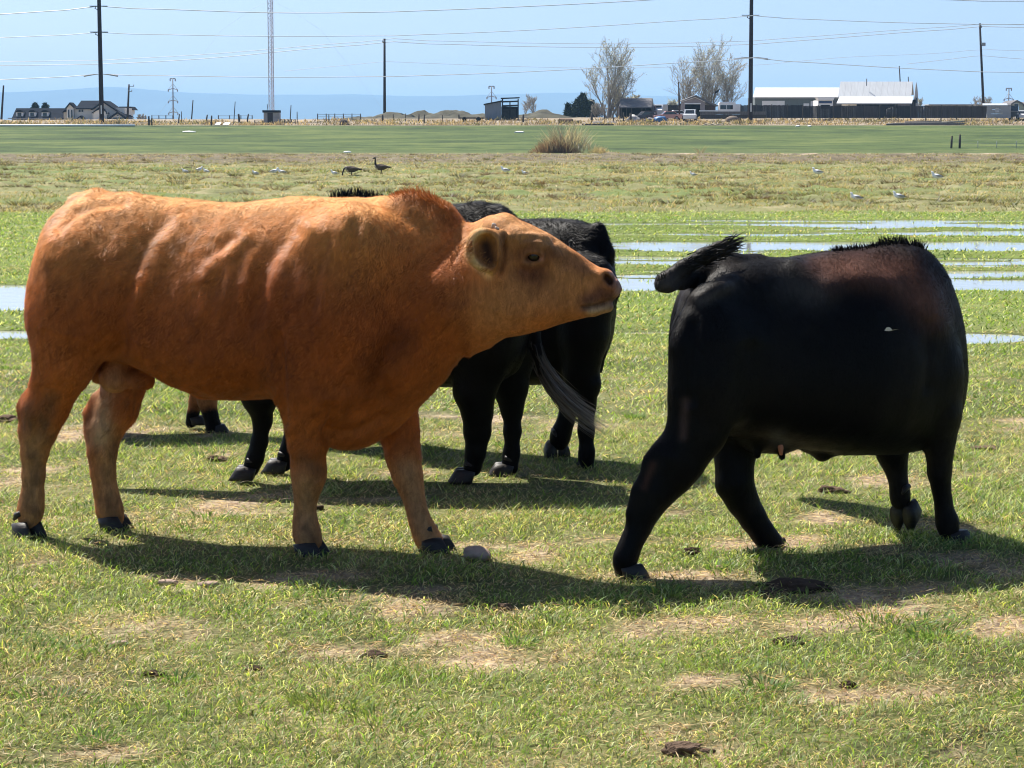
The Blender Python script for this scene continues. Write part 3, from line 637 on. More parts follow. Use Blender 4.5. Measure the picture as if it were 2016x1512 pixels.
MB().tube([q, q + Vector((0, 0, -.55))], [.30, .30], 10).build("transformer", GALV, tr, smooth=False)
wood_pole(256, 166, 236, 395, 4.0, "wooden pole with short arms right of the cream house", lean=-2, arms=((170, 0, 10, 1), (180, 0, 6, 1)))
wood_pole(9, 168, 240, 395, 4.0, "leaning wooden pole at the far left edge", lean=-2)
wood_pole(1771, 130, 165, 400, 2.6, "bare pole rising behind the metal barn roof", lean=-.5)
wood_pole(1788, 151, 165, 400, 2.0, "short pole end rising behind the metal barn roof")
wood_pole(381, 197, 237, 380, 2.4, "thin pole between the steel mast and the white boards", lean=-1)
wood_pole(463, 200, 250, 342, 1.8, "thin post with a dark head near the leaning fence posts"); wood_pole(573, 207, 250, 345, 2.0, "thin post with a dark head right of the mast hut")
wood_pole(527, 205, 230, 362, 1.4, "thin vent rod behind the mast hut roof"); wood_pole(1336, 161, 224, 352, 3.4, "dark pole at the corner of the gabled garage", lean=0)
def pylon(u, vt, vb, Y, label, levels=3):
    b = gp(u, Y); t = thing("steel_pylon", label, "pylon", b, group="slim pylons with paired arms"); H = hz_at(vt, Y) - b.z; r = 1.3 * mm(Y)
    MB().tube([(0, 0, -.5), (0, 0, H)], [r * 1.3, r * .8], 8).build("mast", GALV, t, smooth=True)
    MB().beam((-5 * mm(Y), 0, H - .1), (5 * mm(Y), 0, H - .1), .22).build("crossarm", GALV, t)
    for k in range(levels):
        z = H - (22 + 22.5 * k) * mm(Y)
        if z < 1: continue
        for s in (-1, 1):
            a = Vector((s * 9 * mm(Y), 0, z)); MB().tube([(0, 0, z + .3), a * .5 + Vector((0, 0, z * .5 + .1)), a], .10, 5).build("crossarm", GALV, t)
            MB().tube([(s * r, 0, z + 10 * mm(Y)), a], .045, 4).build("stay", GALV, t); MB().tube([a, a + Vector((0, 0, -4 * mm(Y)))], .14, 6).build("insulator", GALV, t)
    for s in (-1, 1): MB().tube([(s * 5 * mm(Y), 0, H - .1), (s * 5 * mm(Y), 0, H - .1 - 5 * mm(Y))], .14, 6).build("insulator", GALV, t)
pylon(346, 154, 236, 520, "slim steel pylon with three pairs of arms left of the lattice mast"); pylon(968, 169, 215, 520, "slim steel pylon rising behind the open shed", 1); pylon(1978, 173, 215, 520, "slim steel pylon rising behind the concrete wall at the right", 1)

# --- wires
def wire(pts, Y, label, w=.075, name="power_line"):
    P = [at(u, v, Y) for u, v in pts]; Q = []
    us = np.linspace(pts[0][0], pts[-1][0], 60); vv = np.interp(us, [p[0] for p in pts], [p[1] for p in pts])
    ker = np.hanning(9); ker /= ker.sum(); 
    segs = vv.copy(); sm_ = np.convolve(np.pad(vv, 4, mode='reflect', reflect_type='odd'), ker, 'valid'); keepk = np.array([min(abs(u - k) for k in (205, 1472, 759, 1929)) < 45 for u in us])
    segs = np.where(keepk, vv, sm_)
    o = MB().tube([at(u, v, Y) for u, v in zip(us, segs)], w * .62, 4).build(name, WIRE, None); tag(o, label, "wire", "power lines strung across the sky")
wire([(-900, 50), (0, 31), (205, 11), (360, 20), (540, 27), (720, 25), (900, 19), (1100, 10), (1290, 0), (1474, -14), (1700, -6), (1960, 3), (2016, 3), (2900, 3)], 340, "topmost thick power line, running off the top of the picture", .11)
wire([(-900, 92), (0, 76), (110, 69), (205, 63), (360, 70), (540, 72), (760, 71), (1008, 62), (1270, 46), (1472, 30), (1580, 37), (1700, 44), (1930, 48), (2900, 51)], 340, "second power line down, held by posts on both steel poles", .08)
wire([(-900, 123), (0, 122), (205, 119), (400, 108), (510, 100), (640, 87), (757, 75), (880, 81), (1008, 85), (1270, 87), (1380, 85), (1512, 79), (1700, 64), (1929, 47), (2900, 55)], 372, "upper of the two lines on the lone wooden pole", .07)
wire([(-900, 127), (0, 129), (100, 129), (205, 126), (300, 123), (400, 117), (500, 108), (640, 92), (756, 81), (880, 87), (1008, 92), (1200, 94), (1380, 92), (1512, 86), (1700, 70), (1929, 52), (2900, 62)], 372, "lower of the two lines on the lone wooden pole", .085)
wire([(-900, 170), (0, 159), (120, 151), (205, 145), (360, 150), (540, 153), (760, 151), (1000, 144), (1250, 130), (1474, 113), (1600, 123), (1700, 131), (1900, 141), (2900, 156)], 342, "lowest power line, strained at both dark steel poles", .085)
wire([(560, 140), (640, 132), (758, 121), (880, 126), (1008, 131), (1200, 135), (1500, 128), (1700, 108), (1800, 110), (1929, 97), (2016, 100), (2900, 104)], 372, "faint low cable between the wooden poles", .045)
wire([(1785, 126), (1850, 119), (1929, 109), (2016, 117), (2900, 130)], 372, "cable ending at a splice left of the transformer pole", .06)

# --- lattice mast and its hut
Ym = 356; b = gp(538.5, Ym); t = thing("lattice_mast", "tall slender red and white lattice radio mast rising from a small hut", "radio mast", b); Hm = hz_at(-12, Ym) - b.z; wv = 4.8 * mm(Ym); LM = plain("mast_paint", (0.60, 0.54, 0.57), .6, .3, vary=.35, scale=.25)
for cx, cy in ((-wv, -.25), (wv, -.25), (0, .45)): MB().beam((cx, cy, 0), (cx, cy, Hm), .11).build("mast_leg", LM, t)
lat = MB(); nz_ = 26
for k in range(nz_):
    z0, z1 = Hm * k / nz_, Hm * (k + 1) / nz_; lat.beam((-wv, -.25, z0), (wv, -.25, z1), .06); lat.beam((wv, -.25, z0), (-wv, -.25, z1), .06); lat.beam((wv, -.25, z0), (0, .45, z1), .05); lat.beam((-wv, -.25, z1), (wv, -.25, z1), .06)
lat.build("lattice", LM, t)["kind"] = "stuff"
for s in (-1, 1): MB().tube([(s * wv, 0, hz_at(3, Ym) - b.z), (s * 3.1, .2, hz_at(19, Ym) - b.z), (s * 8, .6, hz_at(60, Ym) - b.z), (s * 19, 1.5, 0)], .010, 4).build("guy_wire", WIRE, t)
Yh = 338; b = gp(538, Yh); m_ = mm(Yh); t = thing("hut", "small flat roofed hut with a dark door at the foot of the mast", "hut", b)
MB().box(-15.5 * m_, 15 * m_, 0, 2.2, -.2, 24 * m_).build("wall", plain("pale_block", (.36, .33, .32), .9), t); MB().box(-17.5 * m_, 15 * m_, -.3, 2.5, 24 * m_, 28.5 * m_).build("roof", SHING, t)
MB().box(-8 * m_, 2.5 * m_, -.03, .05, 0, 23.5 * m_).build("door", plain("brown_door", (.045, .03, .03), .8), t)
def rails(u0, u1, vt, vb, Y, n, posts, mat, label, name="gate"):
    a, c = gp(u0, Y), gp(u1, Y); t = thing(name, label, "gate" if name == "gate" else "fence", a); z0 = hz_at(vb, Y) - a.z; z1 = hz_at(vt, Y) - a.z; d = c - a
    for k in range(n): z = z0 + (z1 - z0) * (k + 1) / n; MB().beam((0, 0, z), (d.x, 0, z), .10 if n < 5 else .22, .06).build("rail", mat, t)
    for k in range(posts): x = d.x * k / (posts - 1); MB().beam((x, .05, -.3), (x, .05, z1 + .1), .14).build("post", WOOD_D, t)
rails(505, 521, 238, 252, 337, 4, 2, WOOD_G, "grey plank gate left of the mast hut"); rails(556, 584, 236, 252, 337, 3, 5, WOOD_D, "dark rail fence right of the mast hut", "rail_fence")
rails(628, 712, 225, 240, 350, 3, 6, GALV, "pipe corral panels left of the dirt mounds", "corral_fence"); rails(434, 500, 228, 240, 372, 2, 4, GALV, "far pipe rail fence behind the leaning posts", "corral_fence"); rails(304, 345, 228, 238, 372, 2, 4, GALV, "far pipe rail fence left of the slim pylon", "corral_fence")

# --- odd fence posts along the field edge
def post(u, vt, vb, Y, wpx, lean, label, mat=WOOD_D):
    p = gp(u, Y); h = (vb - vt) * mm(Y); r = wpx * mm(Y) / 2
    o = MB().tube([(p.x, Y, p.z - .3), (p.x + lean * .4 * mm(Y), Y, p.z + h * .5), (p.x + lean * mm(Y), Y, p.z + h)], [r, r * 1.05, r * .85], 7).build("fence_post", mat, None, smooth=True); tag(o, label, "fence post", "old fence posts along the field edge")
for a in ((298, 242, 260, 333, 3.8, 0, "thick fence post at the end of the white pipe, left one of the pair"), (303.5, 245, 259, 333, 3, 0, "shorter fence post at the end of the white pipe, right one of the pair"), (356, 232, 250, 346, 2.6, 2, "leaning fence post nearest the slim pylon"), (362, 228, 250, 348, 1.6, 0, "thin straight fence post right of the slim pylon"),
          (410, 231, 248, 346, 3, 2.5, "leaning fence post left of the white boards"), (420, 238, 257, 332, 3.4, 1, "fence post in front, just left of the white boards"), (475, 229, 247, 346, 4.2, -1.5, "thick bent fence post right of the white boards"), (490, 228, 246, 346, 3, 3, "slanting fence post left of the plank gate"),
          (588, 228, 250, 345, 1.8, 0, "thin fence post right of the rail fence by the hut"), (650, 232, 250, 340, 2, 0, "fence post below the corral panels"), (755, 226, 243, 342, 4, 0, "dark fence post below the lone wooden pole"), (776, 226, 240, 348, 1.8, 0, "thin fence post right of the lone wooden pole"), (800, 224, 240, 348, 1.8, 0, "thin fence post below the first dirt mound"),
          (826, 226, 243, 344, 2.8, 0, "left fence post of the pair below the mounds"), (836, 226, 243, 344, 2.8, 1, "right fence post of the pair below the mounds"), (872, 226, 240, 348, 1.8, 0, "thin fence post left of the flatbed trailer"), (1030, 226, 241, 345, 4, 0, "thick fence post right of the open shed"),
          (1164, 220, 240, 344, 4.4, 0, "thick fence post below the tall bare tree"), (1188, 222, 240, 346, 2.6, 1, "fence post right of the thick post under the bare tree"), (1206, 226, 241, 346, 2, 0, "thin fence post left of the junk shed"), (1226, 221, 241, 346, 3, 0, "pale fence post before the junk shed"), (1240, 222, 240, 346, 5, 0, "broad stump post before the white scrap"), (1366, 226, 240, 346, 4, 0, "dark fence post right of the white pickup"),
          (1868, 268, 292, 249, 4.2, 1, "lighter of the two near posts in the green field at right"), (1884.5, 266, 293, 249, 4.6, 0, "darker of the two near posts in the green field at right")): post(*a)
for u in (1920, 1957, 1995): post(u, 279, 294, 249, 1.3, 0, {1920: "thin steel post next to the dark near post", 1957: "middle thin steel post at the right", 1995: "outermost thin steel post at the right edge"}[u], GALV)
wf = thing("wire_fence", "fine wire fence right of the two near posts", "fence", gp(1884, 249))
for k in range(4): a, c = gp(1884, 249, .25 + .3 * k) - wf.location, gp(2120, 249, .25 + .3 * k) - wf.location; MB().beam(a, c, .018).build("strand", GALV, wf)
def lump(name, label, cat, p, sx, sy, sz, mat, seed=0, n=2, rough=.25, group=None):
    bm = bmesh.new(); bmesh.ops.create_icosphere(bm, subdivisions=n, radius=1.0); co = np.array([v.co for v in bm.verts]); k = 1 + rough * vnoise(co, 1.6, seed, 3)
    for v, f in zip(bm.verts, k): v.co = Vector((v.co.x * sx * f, v.co.y * sy * f, v.co.z * sz * f))
    me = bpy.data.meshes.new(name); bm.to_mesh(me); bm.free(); me.materials.append(mat); me.polygons.foreach_set("use_smooth", [True] * len(me.polygons))
    o = link(bpy.data.objects.new(name, me)); o.location = p; return tag(o, label, cat, group)
lump("stump", "dark tree stump at the field edge left of the lone wooden pole", "stump", gp(679, 336, .1), .8, .6, .75, WOOD_D, 5)
o = MB().tube([gp(-30, 325, .16), gp(120, 325.5, .16), gp(271, 326, .16)], .17, 8).build("irrigation_pipe", WHITE, None, smooth=True); tag(o, "long white irrigation pipe lying along the far field edge at left", "pipe")
for (u0, u1, v, lb) in ((426, 438, 253, "flatter white board lying by the leaning posts"), (441, 456, 252.5, "tilted white board lying by the leaning posts")):
    p = gp(u0, 331); w = (u1 - u0) * mm(331); o = MB().add([(p.x, 331, p.z + .05), (p.x + w * .8, 331, p.z + .05), (p.x + w, 332, p.z + .42), (p.x + w * .25, 332, p.z + .42), (p.x, 331.1, p.z), (p.x + w * .8, 331.1, p.z), (p.x + w, 332.1, p.z + .36), (p.x + w * .25, 332.1, p.z + .36)], [(0, 1, 2, 3), (7, 6, 5, 4), (0, 4, 5, 1), (1, 5, 6, 2), (2, 6, 7, 3), (3, 7, 4, 0)]).build("white_board", WHITE, None); tag(o, lb, "board")

# --- buildings
def boxy(t, name, u0, u1, vt, vb, Y, d, mat, dy=0.0, base=None):
    bx = t.location; m = mm(Y); x0, x1 = (u0 - 1008) * m - bx.x, (u1 - 1008) * m - bx.x; z0, z1 = hz_at(vb, Y) - bx.z if base is None else base, hz_at(vt, Y) - bx.z
    return MB().box(x0, x1, dy, dy + d, z0, z1).build(name, mat, t)
def poly(t, name, pts, Y, d, mat, dy=0.0):
    """A solid whose front outline runs through (u, v) points at distance Y."""
    bx = t.location; P = [((u - 1008) * mm(Y) - bx.x, hz_at(v, Y) - bx.z) for u, v in pts]; return MB().prism(P, dy, dy + d).build(name, mat, t)
def slope(t, name, front, back, Y, d, mat, th=.18, dy=0.0):
    """A roof plane from the eave (u0, u1, v) back and up to the ridge (u0, u1, v)."""
    bx = t.location; m = mm(Y); m2 = mm(Y + d)
    def pt(u, v, yy): q = at(u, v, Y + yy); return Vector((q.x - bx.x, dy + yy, q.z - bx.z))
    a, b_, c, e = pt(front[0], front[2], 0), pt(front[1], front[2], 0), pt(back[1], back[2], d), pt(back[0], back[2], d); dn = Vector((0, 0, -th))
    return MB().add([a, b_, c, e, a + dn, b_ + dn, c + dn, e + dn], [(0, 1, 2, 3), (7, 6, 5, 4), (0, 4, 5, 1), (1, 5, 6, 2), (2, 6, 7, 3), (3, 7, 4, 0)]).build(name, mat, t)
def window(t, u0, u1, vt, vb, Y, dy, frame=WHITE, glass=GLASS):
    f = boxy(t, "window", u0 - .8, u1 + .8, vt - .8, vb + .8, Y, .10, frame, dy - .08); boxy(t, "pane", u0, u1, vt, vb, Y, .05, glass, dy - .12).parent = f; return f
Y = 402; t = thing("house", "long low cream wing with a dark roof and three white dormers", "house", gp(78, Y))
boxy(t, "wall", 29, 127, 232, 240, Y, 8, CREAM, .4); slope(t, "roof", (23, 128, 233), (32, 134, 213), Y, 4.6, SHING); slope(t, "back_roof", (32, 134, 213.1), (26, 134, 226), Y + 4.6, 4.2, SHING, dy=4.6)
boxy(t, "gutter", 23, 128, 232.2, 234, Y, .25, plain("grey_trim", (.3, .3, .31)), -.25)
for u in (43, 68, 93):
    d = boxy(t, "dormer", u - 6.5, u + 7, 220.5, 229.5, Y, 3.6, WHITE, .9); r = poly(t, "dormer_roof", [(u - 8, 221), (u + 8.5, 221), (u + 4, 216.5), (u - 3.5, 216.5)], Y, 3.6, SHING, .7); r.parent = d
    w = boxy(t, "pane", u - 3.5, u + 3.8, 222, 228.5, Y, .06, GLASS, .82); w.parent = d
Y = 398; t = thing("house", "two storey cream house with hipped dark roof and front gables", "house", gp(195, Y))
boxy(t, "wall", 152, 250, 212, 240, Y, 9, CREAM, .6); slope(t, "roof", (149, 193, 213), (160, 206, 198), Y, 5, SHING, dy=.0)
poly(t, "side_wall", [(129, 240), (152, 240), (152, 214), (129, 221)], Y, 6, plain("tan_stucco", (.50, .45, .37), .9), 1.2); poly(t, "side_roof", [(127, 222), (150, 215), (150, 212), (131, 216)], Y, 6, SHING, .9)
g_ = poly(t, "tower_wall", [(138.5, 240), (151.5, 240), (151.5, 210), (145, 203.5), (138.5, 210)], Y, 3, CREAM, -.3); poly(t, "tower_roof", [(135, 214), (138, 214), (145, 205), (152, 212), (155, 212), (145.5, 201.5)], Y, 3.4, SHING, -.7)
window(t, 141, 144, 216, 232, Y, -.3); window(t, 147, 150, 216, 232, Y, -.3); window(t, 160, 164, 215.5, 220.5, Y, .6); window(t, 165.5, 169, 215.5, 220.5, Y, .6)
poly(t, "gable_wall", [(189, 240), (252, 240), (252, 228), (211, 201), (189, 214)], Y, 7, CREAM, -.6); poly(t, "gable_roof", [(186, 216.5), (190, 216.5), (211, 202), (252, 229.5), (258, 231), (211, 198.2)], Y, 7.6, SHING, -1.1)
poly(t, "bay_wall", [(194, 240), (220, 240), (220, 222), (208, 214), (194, 222)], Y, 2, CREAM, -1.9); poly(t, "bay_roof", [(190, 223), (194.5, 221.5), (208, 213), (219, 221.5), (223, 224), (208, 209.5)], Y, 2.2, SHING, -2.2)
window(t, 190.8, 193, 220, 225, Y, -.6); window(t, 218.5, 221.5, 219, 225, Y, -1.95)
poly(t, "porch_wall", [(159, 240), (178, 240), (168, 231)], Y, 1.6, CREAM, -2.4); poly(t, "porch_roof", [(155, 238.5), (160, 238.5), (169, 230.5), (176.5, 238.5), (181, 238.5), (171, 227.5)], Y, 1.8, SHING, -2.7)
boxy(t, "rear_wall", 232, 247, 215, 224, Y, 4, CREAM, 8.8); poly(t, "rear_roof", [(224, 215), (253, 215.5), (247, 208.5), (224, 208.5)], Y, 5, SHING, 8.4)
poly(t, "garage_wall", [(222, 240), (262, 240), (243, 222.5)], Y, 5, CREAM, -2.8); poly(t, "garage_roof", [(217, 238.5), (222, 238.5), (243, 223.8), (263, 238), (270, 238), (243, 219.8)], Y, 5.4, SHING, -3.3)
window(t, 234, 242, 231.5, 236, Y, -2.8); window(t, 244, 253, 231.5, 236, Y, -2.8); window(t, 242, 244.5, 226, 228.5, Y, -2.8)

Y = 352; t = thing("open_shed", "lean-to shed with blue grey metal end wall and open dark framed bay", "shed", gp(985, Y)); SH = plain("blackened_timber", (.02, .02, .025), .9, .1, vary=.3)
poly(t, "end_wall", [(955, 237), (987, 237), (987, 199.5), (955, 206)], Y, .25, STEELBLUE); poly(t, "roof", [(952.5, 207), (990, 200), (990, 197.2), (952.5, 204.5)], Y, 5, SH, -.3); boxy(t, "back_wall", 987, 1019, 209, 232, Y, .2, DARK, 4.6)
for u in (989.5, 1004, 1020): boxy(t, "post", u - 1.2, u + 1.2, 195 if u != 1004 else 201, 238, Y, .25, SH, .1)
for v0, v1, u0, u1 in ((192.5, 195, 986, 1022), (199, 202, 988, 1021), (207, 210, 988, 1021)): poly(t, "beam", [(u0, v1), (u1, v1 - 1.2), (u1, v0 - 1.2), (u0, v0)], Y, .3, SH, -.1)
poly(t, "upper_roof", [(986, 194.6), (1023, 192.4), (1023, 191), (986, 193.2)], Y, 4.5, SH, -.2)
tag(boxy(t, "hay_stack", 990, 1016, 214, 234, Y, 2.4, plain("dark_junk", (.035, .03, .032), .9, vary=.5, scale=2), 1.6), "dark stack under the shed roof")
t = thing("flatbed_trailer", "rusty flatbed trailer parked left of the open shed", "trailer", gp(930, 348)); m_ = mm(348)
MB().box(-27 * m_, 24 * m_, 0, 2, 6 * m_, 8.5 * m_).build("bed", WOOD_D, t); MB().box(-27 * m_, -25 * m_, 0, 2, 8.5 * m_, 14 * m_).build("headboard", WOOD_D, t)
for x in (-1.2, 1.0): MB().tube([(x, -.05, .38), (x, .2, .38)], .38, 12).build("wheel", RUBBER, t)

Y = 357; t = thing("junk_shed", "open fronted shed with sagging grey shingle roof beside the bare tree", "shed", gp(1250, Y))
slope(t, "roof", (1218, 1283, 210.5), (1222, 1283, 193), Y, 4.5, GREYROOF, dy=-.3); boxy(t, "back_wall", 1219, 1284, 200, 234, Y, .2, DARK, 4.4); boxy(t, "side_wall", 1217, 1219.5, 210, 236, Y, 4.4, WOOD_G, 0)
poly(t, "gable_end", [(1283, 232), (1285, 232), (1285, 207), (1283, 193.5)], Y, 4.5, GREYROOF, .1)
for u in (1222, 1232, 1242, 1262, 1281): boxy(t, "post", u - .8, u + .8, 209, 236, Y, .2, WOOD_D)
Y = 360; t = thing("garage", "gabled pinkish grey garage with open dark doorway and lean-to roof", "garage", gp(1365, Y))
poly(t, "front_wall", [(1338, 231), (1346, 231), (1346, 205), (1376, 205), (1376, 231), (1385, 231), (1385, 200), (1366, 189.5), (1338, 198.5)], Y, .3, PINKW); boxy(t, "inside", 1340, 1384, 203, 231, Y, .2, DARK, 5)
poly(t, "roof", [(1335, 199.8), (1338, 199.8), (1366, 190.6), (1386, 200.8), (1409, 209.5), (1412, 208), (1387, 197.5), (1367, 187)], Y, 8, GREYROOF, -.5); boxy(t, "lean_to_wall", 1386, 1408, 206, 231, Y, .2, plain("brown_boards", (.11, .075, .06), .9, vary=.4, scale=3), 2); boxy(t, "door_lintel", 1345, 1377, 203, 205.2, Y, .2, WHITE, -.12)
poly(t, "gable_trim", [(1338, 201), (1366, 192.5), (1386, 201.8), (1386, 200.6), (1366, 191), (1338, 199.6)], Y, .1, WHITE, -.06)
def plank_fence(u0, u1, vt, vb, Y, n, label, name="board_fence", mats=(WOOD_D,)):
    a = gp(u0, Y); t = thing(name, label, "fence", a); w = (u1 - u0) / n; g = random.Random(u0)
    for k in range(n):
        P = MB(); x0 = u0 + k * w - 1008; m = mm(Y); nb = 13
        for j in range(nb):
            xa, xb = (x0 + w * j / nb) * m - a.x, (x0 + w * (j + .93) / nb) * m - a.x; zt = hz_at(vt + g.uniform(-.5, .7), Y) - a.z; yo = g.uniform(0, .05); P.box(xa, xb, yo, yo + .04, hz_at(vb + 1.5, Y) - a.z, zt)
        o = P.build("fence_panel", mats[g.randrange(len(mats))], t); o["kind"] = "stuff"
        MB().beam((x0 * m - a.x, -.06, -.2), (x0 * m - a.x, -.06, hz_at(vt - 1.5, Y) - a.z), .14).build("post", WOOD_D, t)
FM = [plain("fence_board_" + s, c, .92, .1, vary=.45, scale=1.3, stretch=(5, 5, .35)) for s, c in (("dark", (.032, .028, .030)), ("grey", (.048, .042, .045)), ("worn", (.064, .053, .052)))]
plank_fence(1576, 1937, 208.5, 231, 349, 12, "long dark vertical board fence in front of the barns", mats=FM); plank_fence(1455, 1576, 207, 231, 350, 4, "older board fence beside the tall steel pole", mats=FM); plank_fence(1286, 1337, 206.5, 226, 372, 2, "short dark board fence left of the garage", mats=FM)
Y = 402; t = thing("barn", "long grey green metal barn with pale roof and white doors", "barn", gp(1568, Y))
boxy(t, "wall", 1483, 1655, 190.5, 232, Y, 12, SAGE, .4); slope(t, "roof", (1482, 1656, 191.5), (1487, 1652, 172.3), Y, 6.5, plain("pale_metal_roof", (0.56, .57, .57), .45, .4, .1, vary=.06), dy=-.1); slope(t, "back_roof", (1487, 1652, 172.3), (1487, 1652, 182), Y + 6.5, 6, ROOFM, dy=6.4)
for a in ((1497, 1541, 198.5, 232), (1592, 1604, 199, 232), (1578, 1589, 203.5, 213)): boxy(t, "door" if a[3] > 220 else "window", *a, Y, .12, WHITE, .3)
boxy(t, "trim", 1482, 1656, 190.6, 192, Y, .1, WHITE, -.22)
Y = 384; t = thing("barn", "tall barn with steep ribbed metal roof and bright lower skirt roof", "barn", gp(1725, Y))
boxy(t, "wall", 1652, 1799, 196, 232, Y, 9, DARK, 1.2); slope(t, "skirt_roof", (1646, 1794, 203), (1652, 1797, 190), Y, 2.0, ROOFW, dy=-.6)  # near-black wall stands in for the shaded opening under the skirt roof
for k in range(12):
    f = k / 12; e = (k + .985) / 12; ua0, ua1 = 1652 + 145 * f, 1652 + 145 * e; ub0, ub1 = 1657 + 143 * f, 1657 + 143 * e; slope(t, "roof_panel", (ua0, ua1, 190), (ub0, ub1, 160.2), Y, 4.2, ROOFM, dy=1.4)
slope(t, "back_roof", (1657, 1800, 160.2), (1657, 1802, 185), Y + 4.2, 4.2, ROOFM, dy=5.6)
poly(t, "end_wall", [(1795, 232), (1804, 232), (1804, 186), (1801.5, 168), (1799.5, 160.5), (1797, 188), (1795, 204)], Y, .3, plain("pale_gable", (.42, .42, .42), .8, vary=.15), 1.4); boxy(t, "end_window", 1799.5, 1802, 192, 203, Y, .1, GLASS, 1.33)
boxy(t, "wall_panel", 1654, 1683, 204, 232, Y, .2, CREAM, 1.0); boxy(t, "shelter_box", 1762, 1786, 202.5, 232, Y, 1.5, plain("grey_tarp", (.16, .15, .17), .8), .2)
for u in (1690, 1728, 1757, 1792): boxy(t, "post", u - .7, u + .7, 202, 232, Y, .15, WOOD_D, -.3)
MB().tube([(Vector(at(1712, 166, Y)) - t.location) + Vector((0, 3.2, -.2)), (Vector(at(1712, 154, Y)) - t.location) + Vector((0, 3.2, 0))], .09, 6).build("vent_pipe", GALV, t)
Y = 405; t = thing("long_shed", "low pale long shed seen over the board fence at the right", "shed", gp(1880, Y)); boxy(t, "wall", 1828, 1932, 206.5, 232, Y, 6, plain("tan_siding", (.34, .31, .27), .85), .3); boxy(t, "roof", 1822, 1934, 205, 207, Y, 6.6, ROOFM, -.1)
Y = 346; t = thing("block_wall", "light grey concrete block wall with a lighter patch at the right", "wall", gp(1960, Y))
for i in range(6):
    for j in range(3): boxy(t, "wall_panel", 1936.3 + 7.8 * i, 1943.9 + 7.8 * i, 206.8 + 8.6 * j + .5 * math.sin(i), 215.2 + 8.6 * j, Y, .3 + .01 * ((i + j) % 3), CONC, -.005 * ((i * 2 + j) % 3))
boxy(t, "patch", 1952, 1959.5, 212, 221, Y, .04, plain("light_patch", (.50, .50, .50), .9), -.06); slope(t, "coping", (1934, 1984, 206.8), (1934, 1982, 203.5), Y, 2.5, ROOFM, dy=-.1)
Y = 372; t = thing("small_barn", "small pale green barn with rounded grey roof at the right edge", "barn", gp(1996, Y)); poly(t, "front_wall", [(1983, 233), (2010, 233), (2010, 212), (2005, 204), (1994, 198.5), (1985, 205), (1983, 212)], Y, 8, plain("pale_green_boards", (.33, .37, .30), .85)); poly(t, "roof", [(1980, 211), (1984, 206), (1994, 199.8), (2004.5, 205), (2010, 213), (2013, 213), (2006, 203), (1994, 196.8), (1983, 203)], Y, 8.4, GREYROOF, -.3); window(t, 1989, 1997, 204.5, 212, Y, 0)
t = thing("small_house", "white corner of a house cut off by the right picture edge", "house", gp(2022, 376)); boxy(t, "wall", 2009, 2040, 208, 232, 376, 7, WHITE); poly(t, "roof", [(2005, 209.5), (2044, 209.5), (2030, 200), (2016, 200)], 376, 7.4, GREYROOF, -.3); window(t, 2012, 2018, 213, 221, 376, 0)

# --- vehicles and scrap in the yard
def vehicle(name, label, cat, u, Y, rz, prof, width, paint, cab, wheels=((-1.3, .33), (1.35, .33)), lights=True, group=None, side=True):
    """Body and cabin pushed from side profiles (x along the vehicle, z up), wheels, windows, lamps."""
    t = thing(name, label, cat, gp(u, Y, .02), rz, group); hw = width / 2
    MB().prism(prof, -hw, hw).build("body", paint, t); x0, x1 = min(p[0] for p in prof), max(p[0] for p in prof)
    if cab:
        c = MB().prism(cab, -hw * .86, hw * .86).build("cabin", paint, t); zc = [p[1] for p in cab]; za, zb = min(zc) + .07, max(zc) - .10
        def lerp(pa, pb, z): f = (z - pa[1]) / (pb[1] - pa[1]); return pa[0] + (pb[0] - pa[0]) * f
        b0, b1, t1, t0 = cab[0], cab[1], cab[2], cab[3]
        for s in (-1, 1):
            MB().prism([(lerp(b0, t0, za) + .08, za), (lerp(b1, t1, za) - .08, za), (lerp(b1, t1, zb) - .08, zb), (lerp(b0, t0, zb) + .08, zb)], s * hw * .86 - .012, s * hw * .86 + .012).build("side_window", GLASS, t)
        for (p, q, s) in ((b0, t0, -1), (b1, t1, 1)):
            xa, xb = lerp(p, q, za) + s * .015, lerp(p, q, zb) + s * .015
            MB().add([(xa, -hw * .74, za), (xa, hw * .74, za), (xb, hw * .68, zb), (xb, -hw * .68, zb), (xa - s * .03, -hw * .74, za), (xa - s * .03, hw * .74, za), (xb - s * .03, hw * .68, zb), (xb - s * .03, -hw * .68, zb)], [(0, 1, 2, 3), (7, 6, 5, 4), (0, 4, 5, 1), (1, 5, 6, 2), (2, 6, 7, 3), (3, 7, 4, 0)]).build("windscreen", GLASS, t)
    for wx_, r in wheels:
        for s in (-1, 1): w = MB().tube([(wx_, s * (hw - .2), r), (wx_, s * (hw + .02), r)], r, 14).build("wheel", RUBBER, t); MB().tube([(wx_, s * (hw + .015), r), (wx_, s * (hw + .03), r)], r * .55, 10).build("rim", GALV, w)
    if lights:
        for s in (-1, 1): MB().box(x1 - .02, x1 + .02, s * hw * .72 - .12, s * hw * .72 + .12, .62, .78).build("headlight", WHITE, t); MB().box(x0 - .02, x0 + .02, s * hw * .8 - .08, s * hw * .8 + .08, .65, .85).build("tail_light", plain("red_lamp", (.3, .02, .02), .3), t)
    return t
CARP = [(-2.2, .30), (2.15, .30), (2.2, .72), (1.15, .88), (-2.15, .92)]; CARC = [(-1.55, .88), (1.0, .86), (.35, 1.42), (-1.0, 1.42)]
SUVP = [(-2.4, .38), (2.4, .38), (2.45, 1.02), (1.2, 1.12), (-2.4, 1.12)]; SUVC = [(-2.3, 1.10), (1.1, 1.10), (.55, 1.82), (-2.15, 1.82)]
def carpaint(n, c): return plain(n, c, .3, .5, vary=.06)
